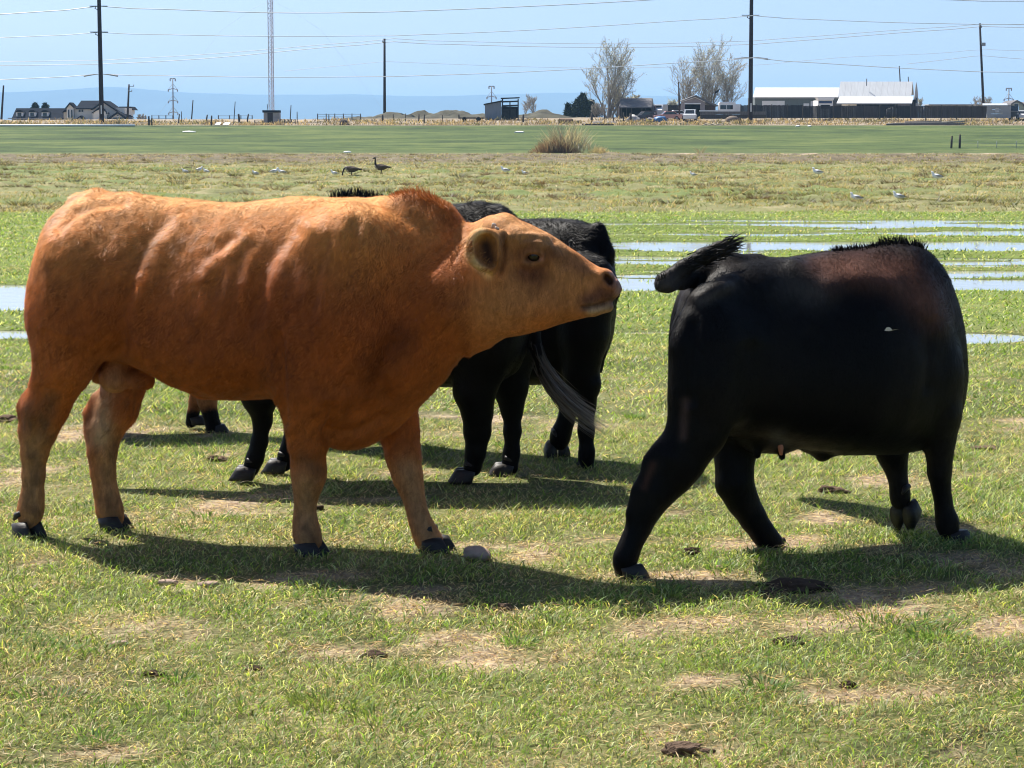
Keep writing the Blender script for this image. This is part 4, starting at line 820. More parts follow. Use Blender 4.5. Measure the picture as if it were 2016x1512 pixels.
vehicle("pickup", "white pickup facing the field in front of the garage doorway", "pickup", 1356, 347, R(-97), SUVP, 1.95, carpaint("white_car_paint", (.80, .81, .82)), SUVC, ((-1.5, .40), (1.5, .40)))
vehicle("car", "old pink and white car beside the garage", "car", 1312, 351, R(186), CARP, 1.75, carpaint("faded_red_paint", (.50, .24, .20)), CARC); vehicle("car", "white saloon car half behind the pink car", "car", 1327, 356, R(184), CARP, 1.75, carpaint("white_car_paint", (.80, .81, .82)), CARC)
vehicle("car", "dark crumpled car under the junk shed roof", "car", 1268, 352, R(200), CARP, 1.75, carpaint("dark_car_paint", (.035, .03, .04)), CARC); vehicle("truck", "brown old truck between the dark car and the white van", "truck", 1279, 360, R(265), SUVP, 1.95, carpaint("brown_car_paint", (.16, .10, .085)), SUVC, ((-1.5, .40), (1.5, .40)))
VANP = [(-2.5, .4), (2.5, .4), (2.55, 1.2), (2.1, 1.35), (1.6, 2.1), (-2.5, 2.15)]
t = vehicle("van", "white topped van parked behind the scrap cars", "van", 1295, 364, R(255), VANP, 2.0, carpaint("white_car_paint", (.80, .81, .82)), None, ((-1.6, .4), (1.6, .4))); MB().box(1.75, 1.95, -.8, .8, 1.4, 1.95).build("windscreen", GLASS, t)
lump("tarp_heap", "bright blue tarp thrown over a low heap by the pink car", "tarp", gp(1298, 347, .3), .95, .7, .55, plain("blue_tarp", (.03, .13, .30), .5, .4, vary=.25, scale=3, bump=.5), 3, 3, .5)
lump("dirt_heap", "small brown dirt heap on the plank wall at the plate's foot", "dirt heap", gp(1440, 346, .2), 1.1, .8, .75, plain("dirt", (.20, .155, .12), .95, vary=.3, scale=4, bump=.5), 8)["label"] = "small brown dirt heap against the low plank wall"
lump("scrap_heap", "pale scrap heap in front of the junk shed", "scrap heap", gp(1245, 349, .25), .9, .6, .8, plain("pale_scrap", (.40, .38, .36), .8, vary=.6, scale=5, bump=.8), 13, 3, .7); lump("scrap_heap", "tangled grey scrap below the brown truck", "scrap heap", gp(1277, 347, .2), .9, .5, .5, plain("grey_scrap", (.17, .15, .15), .8, vary=.7, scale=6, bump=.8), 14, 3, .8)
t = thing("low_wall", "low plank retaining wall with pale top below the camper", "wall", gp(1440, 348)); boxy(t, "plank", 1376, 1505, 226, 233, 348, .15, WOOD_D); boxy(t, "plank", 1376, 1505, 219.5, 225.7, 348, .15, WOOD_G, .03); boxy(t, "coping", 1375, 1425, 217, 219.3, 348, .5, WHITE, -.05)
t = thing("camper", "white camper trailer with two dark square windows", "camper", gp(1434, 358)); boxy(t, "body", 1413, 1445, 202, 222, 358, 2.3, WHITE); boxy(t, "roof", 1414.5, 1443, 200.4, 202.2, 358, 2.1, WHITE, .1); boxy(t, "rear_body", 1445.5, 1456, 205, 222, 358, 2.2, WHITE, .4)
for u in (1415, 1428): boxy(t, "window", u, u + 11.5, 207, 215, 358, .06, GLASS, -.04)
for u in (1422, 1436): MB().tube([(Vector(gp(u, 358)) - t.location) + Vector((0, -.02, .35)), (Vector(gp(u, 358)) - t.location) + Vector((0, .2, .35))], .35, 12).build("wheel", RUBBER, t)
t = thing("box_truck", "white cab over motorhome with a dark blue band by the long barn", "motorhome", gp(1620, 372)); boxy(t, "body", 1606, 1635, 197, 232, 372, 6, WHITE); poly(t, "cab_over", [(1606, 197.5), (1635, 197.5), (1637, 191), (1603, 191)], 372, 3, WHITE, -.7); boxy(t, "windscreen", 1607.5, 1633, 198.5, 203.5, 372, .06, plain("blue_glass", (.02, .035, .12), .15, .5), -.05); boxy(t, "grille", 1611, 1629, 206.5, 214, 372, .06, DARK, -.05)
for u, lb in ((1750, "rounded white car roof seen over the board fence under the skirt roof"), (1816, "rounded white car roof seen over the board fence right of the barn")): lump("car_roof", lb, "car", gp(u, 362, 1.0), 1.0, .8, .75, carpaint("white_car_paint", (.80, .81, .82)), 1, 3, .0)
t = vehicle("tractor", "dark machine parked against the end of the block wall", "tractor", 1990, 350, R(250), [(-1.5, .6), (1.5, .6), (1.5, 1.4), (.2, 1.5), (-.2, 1.5), (-1.5, 1.2)], 1.3, carpaint("dark_machine", (.04, .045, .05)), [(-1.0, 1.4), (.2, 1.45), (.1, 2.3), (-.9, 2.3)], ((-1.0, .7), (1.2, .5)), False)
t = vehicle("car", "white car between the small green barn and the picture edge", "car", 2006, 352, R(265), CARP, 1.75, carpaint("white_car_paint", (.80, .81, .82)), CARC)
# long grey poles lying at the field edge, planks, a dark board
for i, (u0, u1, v, r, lb) in enumerate(((1752, 1893, 244, .19, "longest grey log of the pile lying on the far grass"), (1740, 1800, 244.5, .15, "short dark log at the left end of the pile"), (1776, 1870, 241.5, .15, "grey log lying behind on the pile"), (1848, 1893, 241, .16, "pale log at the right end of the pile"))):
    Yl = 332.5 + .5 * (i in (2, 3)); z = r + (.30 if i in (2, 3) else 0); o = MB().tube([gp(u0, Yl, z), gp((u0 + u1) / 2, Yl + .1, z + .04), gp(u1, Yl, z + (.12 if i == 3 else 0))], [r, r, r * .85], 9).build("log", WOOD_G if i != 3 else plain("pale_log", (.36, .31, .22), .9), None, smooth=True); tag(o, lb, "log")
for i, (u0, u1) in enumerate(((1381, 1392), (1393, 1404), (1405, 1421))): o = MB().beam(gp(u0, 329, .12), gp(u1, 330.5, .28), .22, .1).build("plank", plain("pale_plank", (.33, .28, .2), .9), None); tag(o, ("left", "middle", "right")[i] + " one of three pale planks lying on the far grass", "plank")
o = MB().box(gp(1145, 333).x, gp(1207, 333).x, 333, 334, ground_z(12, 333) + .02, ground_z(12, 333) + .22).build("board", WOOD_D, None); tag(o, "long dark flat board at the field edge below the bare tree", "board")
for u0, u1, lb in ((1166, 1186, "left white sheet lying below the bare tree"), (1194, 1212, "right white sheet lying below the bare tree")): p = gp(u0, 340); o = MB().box(p.x, gp(u1, 340).x, 340, 341.2, p.z + .25, p.z + .42).build("white_sheet", WHITE, None); tag(o, lb, "sheet")
t = thing("culvert", "rusty half round culvert lying in the dry grass right of the open shed", "culvert", gp(1112, 342)); MB().tube([(-.9, 0, .2), (.9, .4, .2)], .62, 14, cap=False).build("shell", plain("rusty_tin", (.16, .10, .06), .8), t); MB().tube([(.86, .38, .2), (.88, .4, .2)], .60, 14).build("mouth", DARK, t)
lump("rubber_tyre", "dark round tyre lying right of the culvert", "tyre", gp(1138, 342, .15), .55, .5, .38, RUBBER, 2, 2, .1)
EARTH = plain("spoil_earth", (.066, .062, .042), .95, vary=.35, scale=.9, bump=.6)
def mound(label, u, Y, wpx, hpx, seed, pk=0.0):
    """A weathered heap of earth: irregular plan, one or two rounded peaks, slumped skirt."""
    b = gp(u, Y, -.1); Rx, H = wpx * mm(Y), hpx * mm(Y); nr, na = 12, 36; V = [(pk * Rx * .0, 0, H)]; F = []
    for i in range(1, nr + 1):
        for k in range(na):
            r = i / nr; a = 2 * math.pi * k / na; V.append((r * math.cos(a) * Rx, r * math.sin(a) * 5.5, 0))
    V = np.array(V, float); r = np.hypot(V[:, 0] / Rx, V[:, 1] / 5.5); n1 = vn2(V[:, 0] + seed * 13, V[:, 1], 2.4 / Rx, .35, seed, 3); n2 = vn2(V[:, 0], V[:, 1], .9, .9, seed + 3, 3)
    V[:, 2] = H * np.clip(1 - r * r, 0, 1) ** 1.3 * (.8 + .8 * n1) + .16 * n2 * (r < .98) + pk * H * np.exp(-((V[:, 0] / Rx - .25) / .18) ** 2) * (1 - r) - .15 * (r > .98)
    F = [(0, 1 + k, 1 + (k + 1) % na) for k in range(na)] + [(1 + i * na + k, 1 + (i + 1) * na + k, 1 + (i + 1) * na + (k + 1) % na, 1 + i * na + (k + 1) % na) for i in range(nr - 1) for k in range(na)]
    o = mesh_np("dirt_mound", V, faces=F, mat=EARTH, smooth=True); o.location = b; return tag(o, label, "mound", "spoil mounds beyond the field")
for i, (u, w, h, pk, lb) in enumerate(((722, 66, 9, 0, "low dirt mound at the left end of the spoil bank"), (782, 90, 12, .15, "dirt mound below the lone wooden pole"), (843, 78, 16, .2, "peaked dirt mound in the middle of the spoil bank"), (880, 70, 14, 0, "small dirt mound between the two peaked ones"), (922, 96, 16, .2, "broad dirt mound reaching to the open shed"), (1048, 96, 14, .1, "long dark mound right of the open shed"))): mound(lb, u, 368, w, h, 20 + i, pk)

# --- trees, bush, dry weeds
BARK = plain("grey_bark", (.30, .27, .235), .9, .1, vary=.3, scale=2); TWIG = plain("pale_twig", (.46, .42, .36), .9, .1, vary=.3, scale=1); BUD = NT("spring_buds"); bf_ = BUD.ramp(BUD.noise(1.2, 4), [(.3, (.33, .34, .25)), (.7, (.52, .53, .42))]); bt_ = BUD.n("BsdfTranslucent"); BUD.l(bf_, bt_.inputs["Color"]); bm_ = BUD.n("MixShader"); bm_.inputs[0].default_value = .5; BUD.l(BUD.pbsdf(bf_, .8, .15), bm_.inputs[1]); BUD.l(bt_.outputs[0], bm_.inputs[2]); BUD = BUD.surf(bm_.outputs[0]); EVER = plain("evergreen_foliage", (.028, .045, .026), .9, .1, vary=.45, scale=1.5)
def bare_tree(name, label, u, vt, vb, wpx, Y, seed, trunks=1, lean=.0, buds=2600, thick=.26, budm=BUD, group=None, bud=.16):
    g = random.Random(seed); b = gp(u, Y); H = hz_at(vt, Y) - b.z; Wd = wpx * mm(Y) / 2; t = thing(name, label, "tree", b, group=group); tr, tw, tips = MB(), MB(), []
    def branch(p, d, L, r, depth):
        pts, rad = [p.copy()], [r]; n = 6 if depth == 0 else 4
        for k in range(n):
            d = (d + Vector((g.gauss(lean * .35, .10), g.gauss(0, .10), g.gauss(.02 if depth else .06, .05)))).normalized(); p = p + d * L / n; pts.append(p.copy()); rad.append(max(r * (1 - .8 * (k + 1) / n), .022))
            if depth < 3 and (depth > 0 or k >= 0):
                for _ in range((2 if k < n - 1 else 3) if depth == 0 else (2 if g.random() < (.6 if trunks < 3 else .12) else 1)):
                    a = g.uniform(0, 2 * math.pi); s = g.uniform(.40, .80) if depth == 0 else g.uniform(.3, .8); dd = (d + Vector((math.cos(a) * s + lean, math.sin(a) * s, .12))).normalized(); f = (k + 1) / n
                    ln = L * (g.uniform(.42, .60) * (1 - .45 * f) if depth == 0 else g.uniform(.38, .6)); ln = min(ln, Wd * 1.25 / max(abs(dd.x), .35)) if depth == 0 else ln
                    branch(p.copy(), dd, ln, rad[-1] * .6, depth + 1)
        (tr if depth < 2 else tw).tube(pts, rad, 6 if depth < 2 else 3, cap=False)
        if depth >= 2: tips.extend(pts[1:])
    for k in range(trunks):
        f = 0 if trunks == 1 else (k / (trunks - 1) - .5) * 2; hh = H * (1 - .34 * f * f) * g.uniform(.92, 1.0)
        branch(Vector((f * .45, g.uniform(-.4, .4), -.2)), Vector((f * Wd * .62 / H, g.uniform(-.12, .12), 1)).normalized(), hh * .79, thick * (1 if trunks == 1 else .8), 0)
    a = tr.build("trunk", BARK, t, smooth=True, fix=False); tw.build("twigs", TWIG, t, fix=False)["kind"] = "stuff"
    if buds and tips:
        P = np.array([tuple(g.choice(tips)) for _ in range(buds)]) + np.random.default_rng(seed).normal(0, .22, (buds, 3)); rg = np.random.default_rng(seed + 1); A = rg.normal(0, bud, (buds, 3)); B_ = rg.normal(0, bud, (buds, 3))
        mesh_np("buds", np.stack([P, P + A, P + B_], 1).reshape(-1, 3), tris=np.arange(buds * 3).reshape(-1, 3), mat=budm, parent=t)["kind"] = "stuff"
    return t
bare_tree("cottonwood_tree", "tall bare cottonwood tree with opening buds left of the junk shed", 1197, 76, 224, 96, 362, 3, trunks=6, lean=.04, buds=2600, thick=.22, bud=.13)
bare_tree("willow_tree", "low yellowish willow behind the tall bare cottonwood", 1218, 168, 222, 52, 372, 5, trunks=5, lean=.03, buds=1600, thick=.14, budm=plain("willow_buds", (.42, .37, .21), .8, vary=.3), bud=.2)
bare_tree("poplar_tree", "left of three tall bare trees behind the garage", 1350, 112, 212, 50, 380, 8, trunks=4, lean=.02, buds=260, thick=.22, group="tall bare trees behind the garage"); bare_tree("poplar_tree", "tallest of the bare trees behind the garage, budding green", 1390, 77, 212, 76, 378, 9, trunks=6, lean=.06, buds=2200, thick=.2, bud=.13, group="tall bare trees behind the garage"); bare_tree("poplar_tree", "right of three tall bare trees behind the garage, above the camper", 1428, 104, 212, 56, 376, 12, trunks=4, lean=.04, buds=1000, thick=.18, bud=.13, group="tall bare trees behind the garage")
bare_tree("bare_sapling", "left bare sapling on the mound right of the open shed", 1033, 186, 218, 26, 385, 15, buds=0, thick=.1); bare_tree("bare_sapling", "right bare sapling on the mound right of the open shed", 1054, 190, 218, 30, 385, 16, buds=0, thick=.1)
bare_tree("bare_sapling", "thin bare tree left of the transformer pole", 1918, 168, 214, 22, 400, 17, trunks=2, buds=0, thick=.1); bare_tree("bare_sapling", "small bare tree right of the transformer pole", 1940, 188, 212, 16, 400, 18, buds=120, thick=.08); bare_tree("bare_sapling", "small bushy sapling right of the tall metal barn", 1810, 193, 214, 16, 405, 19, buds=200, thick=.08)
bare_tree("shrub", "bare thicket right of the cream house", 284, 222, 240, 34, 388, 21, trunks=6, buds=0, thick=.06); bare_tree("shrub", "pale bush left of the garage", 1322, 196, 216, 28, 376, 22, trunks=5, buds=900, thick=.06); bare_tree("shrub", "grey thicket under the tall bare cottonwood", 1178, 200, 224, 50, 366, 23, trunks=8, buds=0, thick=.07)
def evergreen(name, label, u, vt, vb, wpx, Y, seed, n=2600, lop=.0):
    rg = np.random.default_rng(seed); b = gp(u, Y); H = hz_at(vt, Y) - b.z; Wd = wpx * mm(Y) / 2; t = thing(name, label, "tree", b); MB().tube([(0, 0, -.2), (0, 0, H * .6)], [.18, .07], 7).build("trunk", BARK, t)
    z = H * (1 - rg.random(n) ** 1.2 * .97); r = Wd * np.clip(1.25 * (1 - z / H) ** .75, 0, 1) * np.sqrt(rg.random(n)) * (.8 + .5 * rg.random(n)); a = rg.random(n) * 2 * math.pi; P = np.stack([r * np.cos(a) + lop * (z / H) ** 2 * Wd, r * np.sin(a), z], -1)
    mesh_np("crown", np.stack([P, P + rg.normal(0, .26, (n, 3)), P + rg.normal(0, .26, (n, 3))], 1).reshape(-1, 3), tris=np.arange(n * 3).reshape(-1, 3), mat=EVER, parent=t)["kind"] = "stuff"
evergreen("juniper_tree", "dark evergreen with a leaning top left of the bare cottonwood", 1139, 188, 226, 46, 376, 31, 3600, .35); evergreen("juniper_tree", "small dark evergreen at the left foot of the leaning one", 1117, 207, 226, 12, 374, 32, 700); evergreen("juniper_tree", "dark bush right of the leaning evergreen", 1164, 200, 226, 30, 380, 33, 1200)
evergreen("juniper_tree", "left dark tree crown showing over the long house wing", 76, 205, 240, 30, 425, 34, 1800); evergreen("juniper_tree", "right dark tree crown showing over the long house wing", 96, 206, 240, 26, 425, 35, 1500)
def stalks(name, label, cat, u, Y, wpx, hpx, n, seed, cols, mat=M_GRASS, spread=.5, wd=.035, kind=None, gam=1.0):
    rg = np.random.default_rng(seed); b = gp(u, Y); W_, Hh = wpx * mm(Y) / 2, hpx * mm(Y); x = rg.normal(0, .45, n) * W_; y = rg.normal(0, .4, n) * min(W_, 2.2); zz = terrain(b.x + x, Y + y)
    fall = np.exp(-(x / W_) ** 2 * 1.2); D = np.stack([rg.normal(0, spread, n) + x / W_ * .35, rg.normal(0, spread, n), np.ones(n)], -1); L = Hh * (.35 + .75 * rg.random(n) ** gam) * fall
    c = np.array(cols)[rg.integers(0, len(cols), n)] * (.6 + .7 * rg.random((n, 1))); V, q, t_, cc = blades(np.stack([x, y, zz - b.z - .05], -1), D, L, wd * (.6 + .8 * rg.random(n)), c, .5 * rg.random(n), rg)
    o = mesh_np(name, V, quads=q, tris=t_, mat=mat, smooth=True); o.location = b; add_color(o, "tint", cc); return tag(o, label, cat, kind=kind)
t = thing("bush", "big dry leafless bush with reddish brown base at the near edge of the green field", "bush", gp(1108, 226))
for o in (stalks("dense_base", None, None, 1092, 226, 92, 34, 1700, 41, [(.13, .075, .06), (.18, .125, .10), (.24, .20, .16)], spread=.34, wd=.05, gam=.8), stalks("tall_stems", None, None, 1114, 226, 112, 70, 620, 42, [(.30, .28, .235), (.25, .235, .2), (.20, .18, .16)], spread=.42, wd=.05, gam=.6)): o.location = Vector(o.location) - t.location; o.parent = t
stalks("dry_weeds", "pale dry weeds right of the big bush", "weeds", 1180, 224, 44, 18, 420, 43, [(.36, .31, .21)], wd=.04)
stalks("dry_weeds", "thin dry weeds standing on the clods at the right", "weeds", 1376, 190, 12, 26, 40, 44, [(.26, .20, .15)], wd=.035)
rg = np.random.default_rng(77); VV, QQ, TT, CC, off = [], [], [], [], 0
for k in range(420):                                        # rank dead grass along the far field edge
    u = rg.uniform(-40, 2060); Y = rg.uniform(331, 352); w = rg.uniform(.6, 2.2); n = 26; b = gp(u, Y); x = rg.normal(0, w, n); P = np.stack([b.x + x, Y + rg.normal(0, .4, n), terrain(b.x + x, np.full(n, Y)) - .03], -1)
    tall = .35 + .55 * (rg.random() ** 2); c = np.array([(.34, .275, .19), (.25, .20, .15), (.16, .15, .09)][rg.integers(0, 3)]) * (.7 + .6 * rg.random((n, 1))); v, q, t_, cc = blades(P, np.stack([rg.normal(0, .4, n), rg.normal(0, .4, n), np.ones(n)], -1), tall * (.5 + .8 * rg.random(n)), np.full(n, .16), c, rg.random(n), rg)
    VV.append(v); QQ.append(q + off); TT.append(t_ + off); CC.append(cc); off += len(v)
o = mesh_np("dry_grass", np.concatenate(VV), quads=np.concatenate(QQ), tris=np.concatenate(TT), mat=M_GRASS, smooth=True); o["kind"] = "stuff"; add_color(o, "tint", np.concatenate(CC))
# ------------------------------------------------------------------ the brown bull
def build_bull():
    fr = Frame(-1.26, 8.92, R(-20)); hf = Frame(-0.2, 8.47, R(0))
    b = Body()
    b.trunk(fr, [(80, 560, 640, .06), (86, 502, 680, .13), (96, 455, 700, .19), (120, 414, 718, .25), (165, 388, 714, .285), (225, 384, 706, .29), (290, 385, 726, .285), (355, 393, 760, .295), (400, 397, 776, .31),
                 (460, 400, 786, .335), (540, 392, 782, .345), (620, 387, 790, .33), (700, 389, 806, .31), (760, 396, 806, .285), (810, 394, 796, .25),
                 (850, 396, 760, .215), (885, 412, 722, .18), (915, 440, 694, .15), (945, 456, 672, .13), (965, 470, 655, .10)], p=2.05, egg=0.27)
    # haunch and near hind leg
    b.chain(fr, [(160, 520, -.17, 76), (140, 640, -.19, 68), (128, 712, -.19, 56), (106, 765, -.17, 45)], k=.055, sl=.75)
    b.chain(fr, [(104, 765, -.17, 45), (90, 805, -.16, 44), (80, 845, -.15, 33), (70, 890, -.14, 24), (66, 935, -.13, 21), (64, 975, -.13, 21), (60, 1004, -.13, 24), (58, 1020, -.13, 22)], k=.03, sl=.8)
    b.chain(fr, [(62, 790, -.16, 20), (52, 802, -.155, 15), (55, 850, -.15, 14), (58, 900, -.14, 12)], k=.03, sl=.7)       # hock point and tendon
    # far hind leg
    b.chain(fr, [(225, 640, .2, 70), (246, 715, .18, 48), (244, 760, .16, 41), (230, 805, .15, 40)], k=.035, sl=.7)
    b.chain(fr, [(230, 805, .15, 40), (206, 850, .14, 33), (202, 890, .13, 27), (203, 930, .13, 23), (208, 970, .13, 22), (215, 1002, .13, 25), (221, 1020, .13, 23)], k=.03, sl=.8)
    b.chain(fr, [(195, 790, .15, 18), (181, 815, .145, 14), (184, 850, .14, 13), (190, 900, .13, 11)], k=.03, sl=.7)
    # shoulder and near foreleg
    b.chain(fr, [(690, 500, -.20, 95), (660, 640, -.215, 92), (622, 755, -.215, 62), (606, 830, -.205, 44)], k=.10, sl=.7)
    b.chain(fr, [(606, 820, -.205, 46), (606, 870, -.19, 38), (607, 915, -.17, 33), (607, 938, -.165, 33), (604, 962, -.16, 24), (601, 985, -.15, 19.5), (600, 1012, -.14, 19.5), (602, 1034, -.14, 24), (606, 1056, -.14, 25), (609, 1064, -.14, 24)], k=.025, sl=.85)
    # far foreleg
    b.chain(fr, [(740, 640, .2, 85), (768, 780, .2, 50), (786, 850, .19, 38)], k=.05, sl=.7)
    b.chain(fr, [(786, 840, .19, 39), (794, 900, .17, 33), (803, 940, .16, 28), (812, 968, .15, 22), (819, 995, .14, 19), (827, 1025, .13, 20), (837, 1050, .13, 23), (847, 1068, .13, 23), (851, 1074, .13, 22)], k=.025, sl=.85)
    # brisket, dewlap, sheath
    b.chain(fr, [(650, 765, 0, 78), (690, 803, -.02, 72), (735, 776, 0, 66), (800, 726, 0, 58)], k=.08, sl=.85)
    b.chain(fr, [(430, 766, 0, 14), (395, 772, 0, 10)], k=.05)
    b.chain(fr, [(200, 735, 0, 22), (290, 752, 0, 16)], k=.05)
    # hump, tailhead, tail
    b.chain(fr, [(760, 440, 0, 34), (815, 426, 0, 29), (858, 434, 0, 25)], k=.08)
    b.chain(fr, [(255, 412, .02, 22), (195, 402, .04, 21), (160, 404, .06, 18), (130, 430, .075, 15), (114, 492, .085, 13), (100, 560, .09, 12), (92, 640, .09, 12), (90, 740, .09, 12), (92, 800, .09, 9)], k=.05)
    # scrotum
    b.chain(fr, [(234, 715, -.02, 24), (226, 744, -.03, 30)], k=.012, sl=1.0)
    # head (held level with the picture)
    b.trunk(hf, [(925, 520, 655, .05), (945, 462, 668, .105), (965, 446, 666, .125), (985, 432, 664, .135), (1005, 428, 660, .125), (1040, 439, 657, .125), (1080, 459, 647, .112), (1120, 487, 634, .092), (1150, 507, 620, .078),
                 (1180, 526, 613, .074), (1192, 534, 606, .062), (1200, 545, 596, .045)], p=2.4, egg=-0.16, k=.11)
    b.chain(hf, [(1188, 560, 0, 27), (1199, 567, 0, 22.5)], k=.03, sl=1.45)                         # muzzle
    b.chain(hf, [(1010, 605, -.055, 44), (1050, 596, -.055, 40)], k=.05, sl=.8)                     # cheek
    b.chain(hf, [(1128, 612, 0, 18), (1168, 607, 0, 15), (1196, 603, 0, 12)], k=.012, sl=1.6)     # lower jaw and lip
    b.chain(hf, [(1198, 560, -.045, 16), (1190, 548, -.04, 18)], k=.03)                           # nostril wing
    b.chain(hf, [(1020, 470, -.09, 18), (1062, 484, -.105, 17), (1085, 505, -.09, 12)], k=.04)    # brow
    b.chain(hf, [(992, 440, 0, 17), (976, 446, -.02, 15)], k=.04, sl=1.5)                         # poll
    b.chain(hf, [(890, 580, -.06, 52), (962, 560, -.05, 50)], k=.11, sl=.9)                         # cheek into neck
    # ear: a cup hollowed towards the viewer
    b.chain(hf, [(986, 464, -.13, 14), (953, 484, -.23, 32), (954, 504, -.24, 29), (969, 530, -.22, 13)], k=.012, sl=.42)
    b.chain(hf, [(956, 482, -.268, 24), (958, 503, -.278, 23), (969, 520, -.258, 10)], k=.006, sl=1.3, mode='cut')
    b.chain(hf, [(1201, 554, -.075, 9), (1193, 546, -.07, 7)], k=.010, sl=2.2, mode='cut')        # nostril
    V, q = b.mesh(0.0066)
    ST = [  # muscle ridges, hollows, folds
        ([(120, 452), (150, 420), (195, 402), (250, 398)], -13, 6), ([(352, 442), (318, 480), (288, 530), (272, 585)], 17, 14), ([(330, 440), (300, 470), (268, 520)], -22, 19), ([(250, 560), (238, 620), (236, 690)], -30, 12), ([(205, 520), (190, 600), (195, 680)], 9, 22),
        ([(180, 470), (150, 600), (150, 690)], 8, 45), ([(612, 452), (574, 492), (545, 545), (532, 600), (528, 640)], 18, 14), ([(585, 460), (545, 500), (515, 560), (505, 620)], -15, 16),
        ([(490, 465), (440, 507), (405, 545)], 13, 10), ([(460, 468), (415, 503)], -12, 10), ([(420, 600), (380, 640)], 5, 16), ([(650, 470), (628, 540), (615, 610)], -7, 9), ([(665, 455), (640, 540), (630, 640)], 7, 9),
        ([(700, 440), (692, 500), (688, 560)], -12, 8), ([(684, 430), (672, 500)], 7, 9), ([(722, 440), (712, 520)], 7, 9), ([(553, 660), (556, 740), (562, 830)], -20, 7), ([(566, 660), (572, 760), (572, 840)], 11, 9),
        ([(640, 790), (690, 778), (740, 785), (755, 800)], 8, 9), ([(655, 800), (652, 830), (640, 860)], -18, 8), ([(650, 852), (700, 848), (755, 822)], -16, 9), ([(775, 680), (750, 740), (760, 775)], -22, 16),
        ([(905, 470), (880, 500), (858, 530)], -8, 5), ([(916, 478), (895, 510)], -7, 4), ([(893, 462), (865, 492)], -6, 5), ([(845, 400), (880, 430), (905, 450)], -10, 12), ([(960, 620), (1000, 640), (1080, 640), (1130, 625)], -6, 7),
        ([(940, 690), (1000, 668), (1060, 657)], -7, 5), ([(920, 705), (870, 745)], 6, 8), ([(300, 640), (400, 660), (480, 650)], -5, 26), ([(640, 885), (670, 880)], 4, 8), ([(991, 468), (993, 510), (985, 538)], -12, 4.5), ([(85, 642), (120, 655), (165, 660)], 5, 4),
        ([(1030, 470), (1060, 468), (1090, 478)], -5, 3.2), ([(1025, 462), (1060, 459), (1085, 467)], 3.5, 3.2), ([(1036, 454), (1070, 457)], -3.5, 3),
        ([(1030, 507), (1042, 498), (1056, 496), (1068, 502)], 7, 4), ([(1028, 518), (1045, 518), (1064, 514)], 6, 4), ([(1022, 530), (1045, 538), (1070, 530)], -7, 8), ([(1038, 508), (1060, 508)], -7, 3.6),
        ([(1085, 500), (1100, 515), (1112, 520)], -6, 8), ([(1010, 480), (1012, 540)], -6, 6), ([(1148, 606), (1172, 603), (1190, 597), (1212, 590)], -9, 3.0), ([(1150, 612), (1175, 612), (1200, 604)], 5, 5),
        ([(1120, 590), (1145, 580)], -4, 8), ([(1186, 545), (1194, 560), (1206, 566), (1212, 556)], 5, 4), ([(1155, 540), (1175, 538)], 4, 6), ([(975, 560), (970, 600)], -6, 8), ([(1150, 505), (1120, 496), (1100, 482)], 4, 5),
        ([(60, 870), (66, 930)], -4, 4), ([(195, 830), (210, 860)], 4, 6), ([(600, 990), (598, 1020)], -3, 5), ([(588, 928), (622, 930)], 3, 6), ([(222, 730), (226, 770)], -2.5, 5), ([(74, 850), (70, 900), (67, 990)], -5, 4), ([(60, 805), (95, 800)], 6, 14), ([(120, 760), (92, 830)], -5, 8), ([(610, 925), (604, 940)], 8, 12), ([(593, 972), (592, 1030)], -5, 4), ([(608, 975), (606, 1030)], 3, 5), ([(604, 1052)], 5, 12), ([(212, 845)], 7, 14), ([(194, 870), (198, 980)], -5, 4), ([(797, 925), (804, 945)], 8, 12), ([(815, 985), (826, 1040)], -4, 4), ([(838, 1058)], 5, 12), ([(62, 1008)], 5, 12), ([(640, 880), (628, 930)], -5, 7), ([(580, 870), (585, 920)], -4, 7)]
    for i, (x0, y0) in enumerate([(405, 560), (440, 580), (475, 590)]):
        ST.append(([(x0 + 25, y0 - 90), (x0, y0), (x0 - 12, y0 + 70)], 3.5, 8)); ST.append(([(x0 + 42, y0 - 90), (x0 + 18, y0), (x0 + 6, y0 + 70)], -3.5, 8))
    U0, W0 = to_px(V); V = strokes(V, q, ST); N = normals(V, q); fold = vnoise(np.stack([V[:, 0] * 9 + V[:, 2] * 4, V[:, 2] * 3.2 - V[:, 0] * 1.5], -1), 1.0, 66, 3); V += N * (vnoise(V, 9, 5, 3) * 0.0035 + .0075 * fold * ((U0 < 900) & (W0 < 760)))[:, None]
    N = normals(V, q); U, W = to_px(V)
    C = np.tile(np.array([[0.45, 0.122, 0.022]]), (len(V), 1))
    lit_gold = (1 - smooth(410, 640, W + 30 * vnoise(V, 3, 77, 2)))[:, None]; C = C * (1 - lit_gold) + np.array([0.57, 0.24, 0.065]) * lit_gold      # sunlight painted into the coat: golden above, redder below
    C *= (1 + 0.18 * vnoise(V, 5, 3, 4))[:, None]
    C = paint(C, U, W, [(140, 400), (250, 384), (400, 396), (500, 396), (640, 388), (740, 392)], 20, (0.80, 0.44, 0.17), .7)     # sunlit rim of the back painted in as a blond stroke
    C = paint(C, U, W, [(560, 600), (640, 700), (760, 650), (840, 600)], 90, (0.31, 0.066, 0.009), .75)      # darker red neck and shoulder, some of their shade in the colour
    C = paint(C, U, W, [(200, 640), (320, 680), (460, 700)], 75, (0.27, 0.06, 0.009), .75)  # lower flank darkened, its shade put into the coat colour
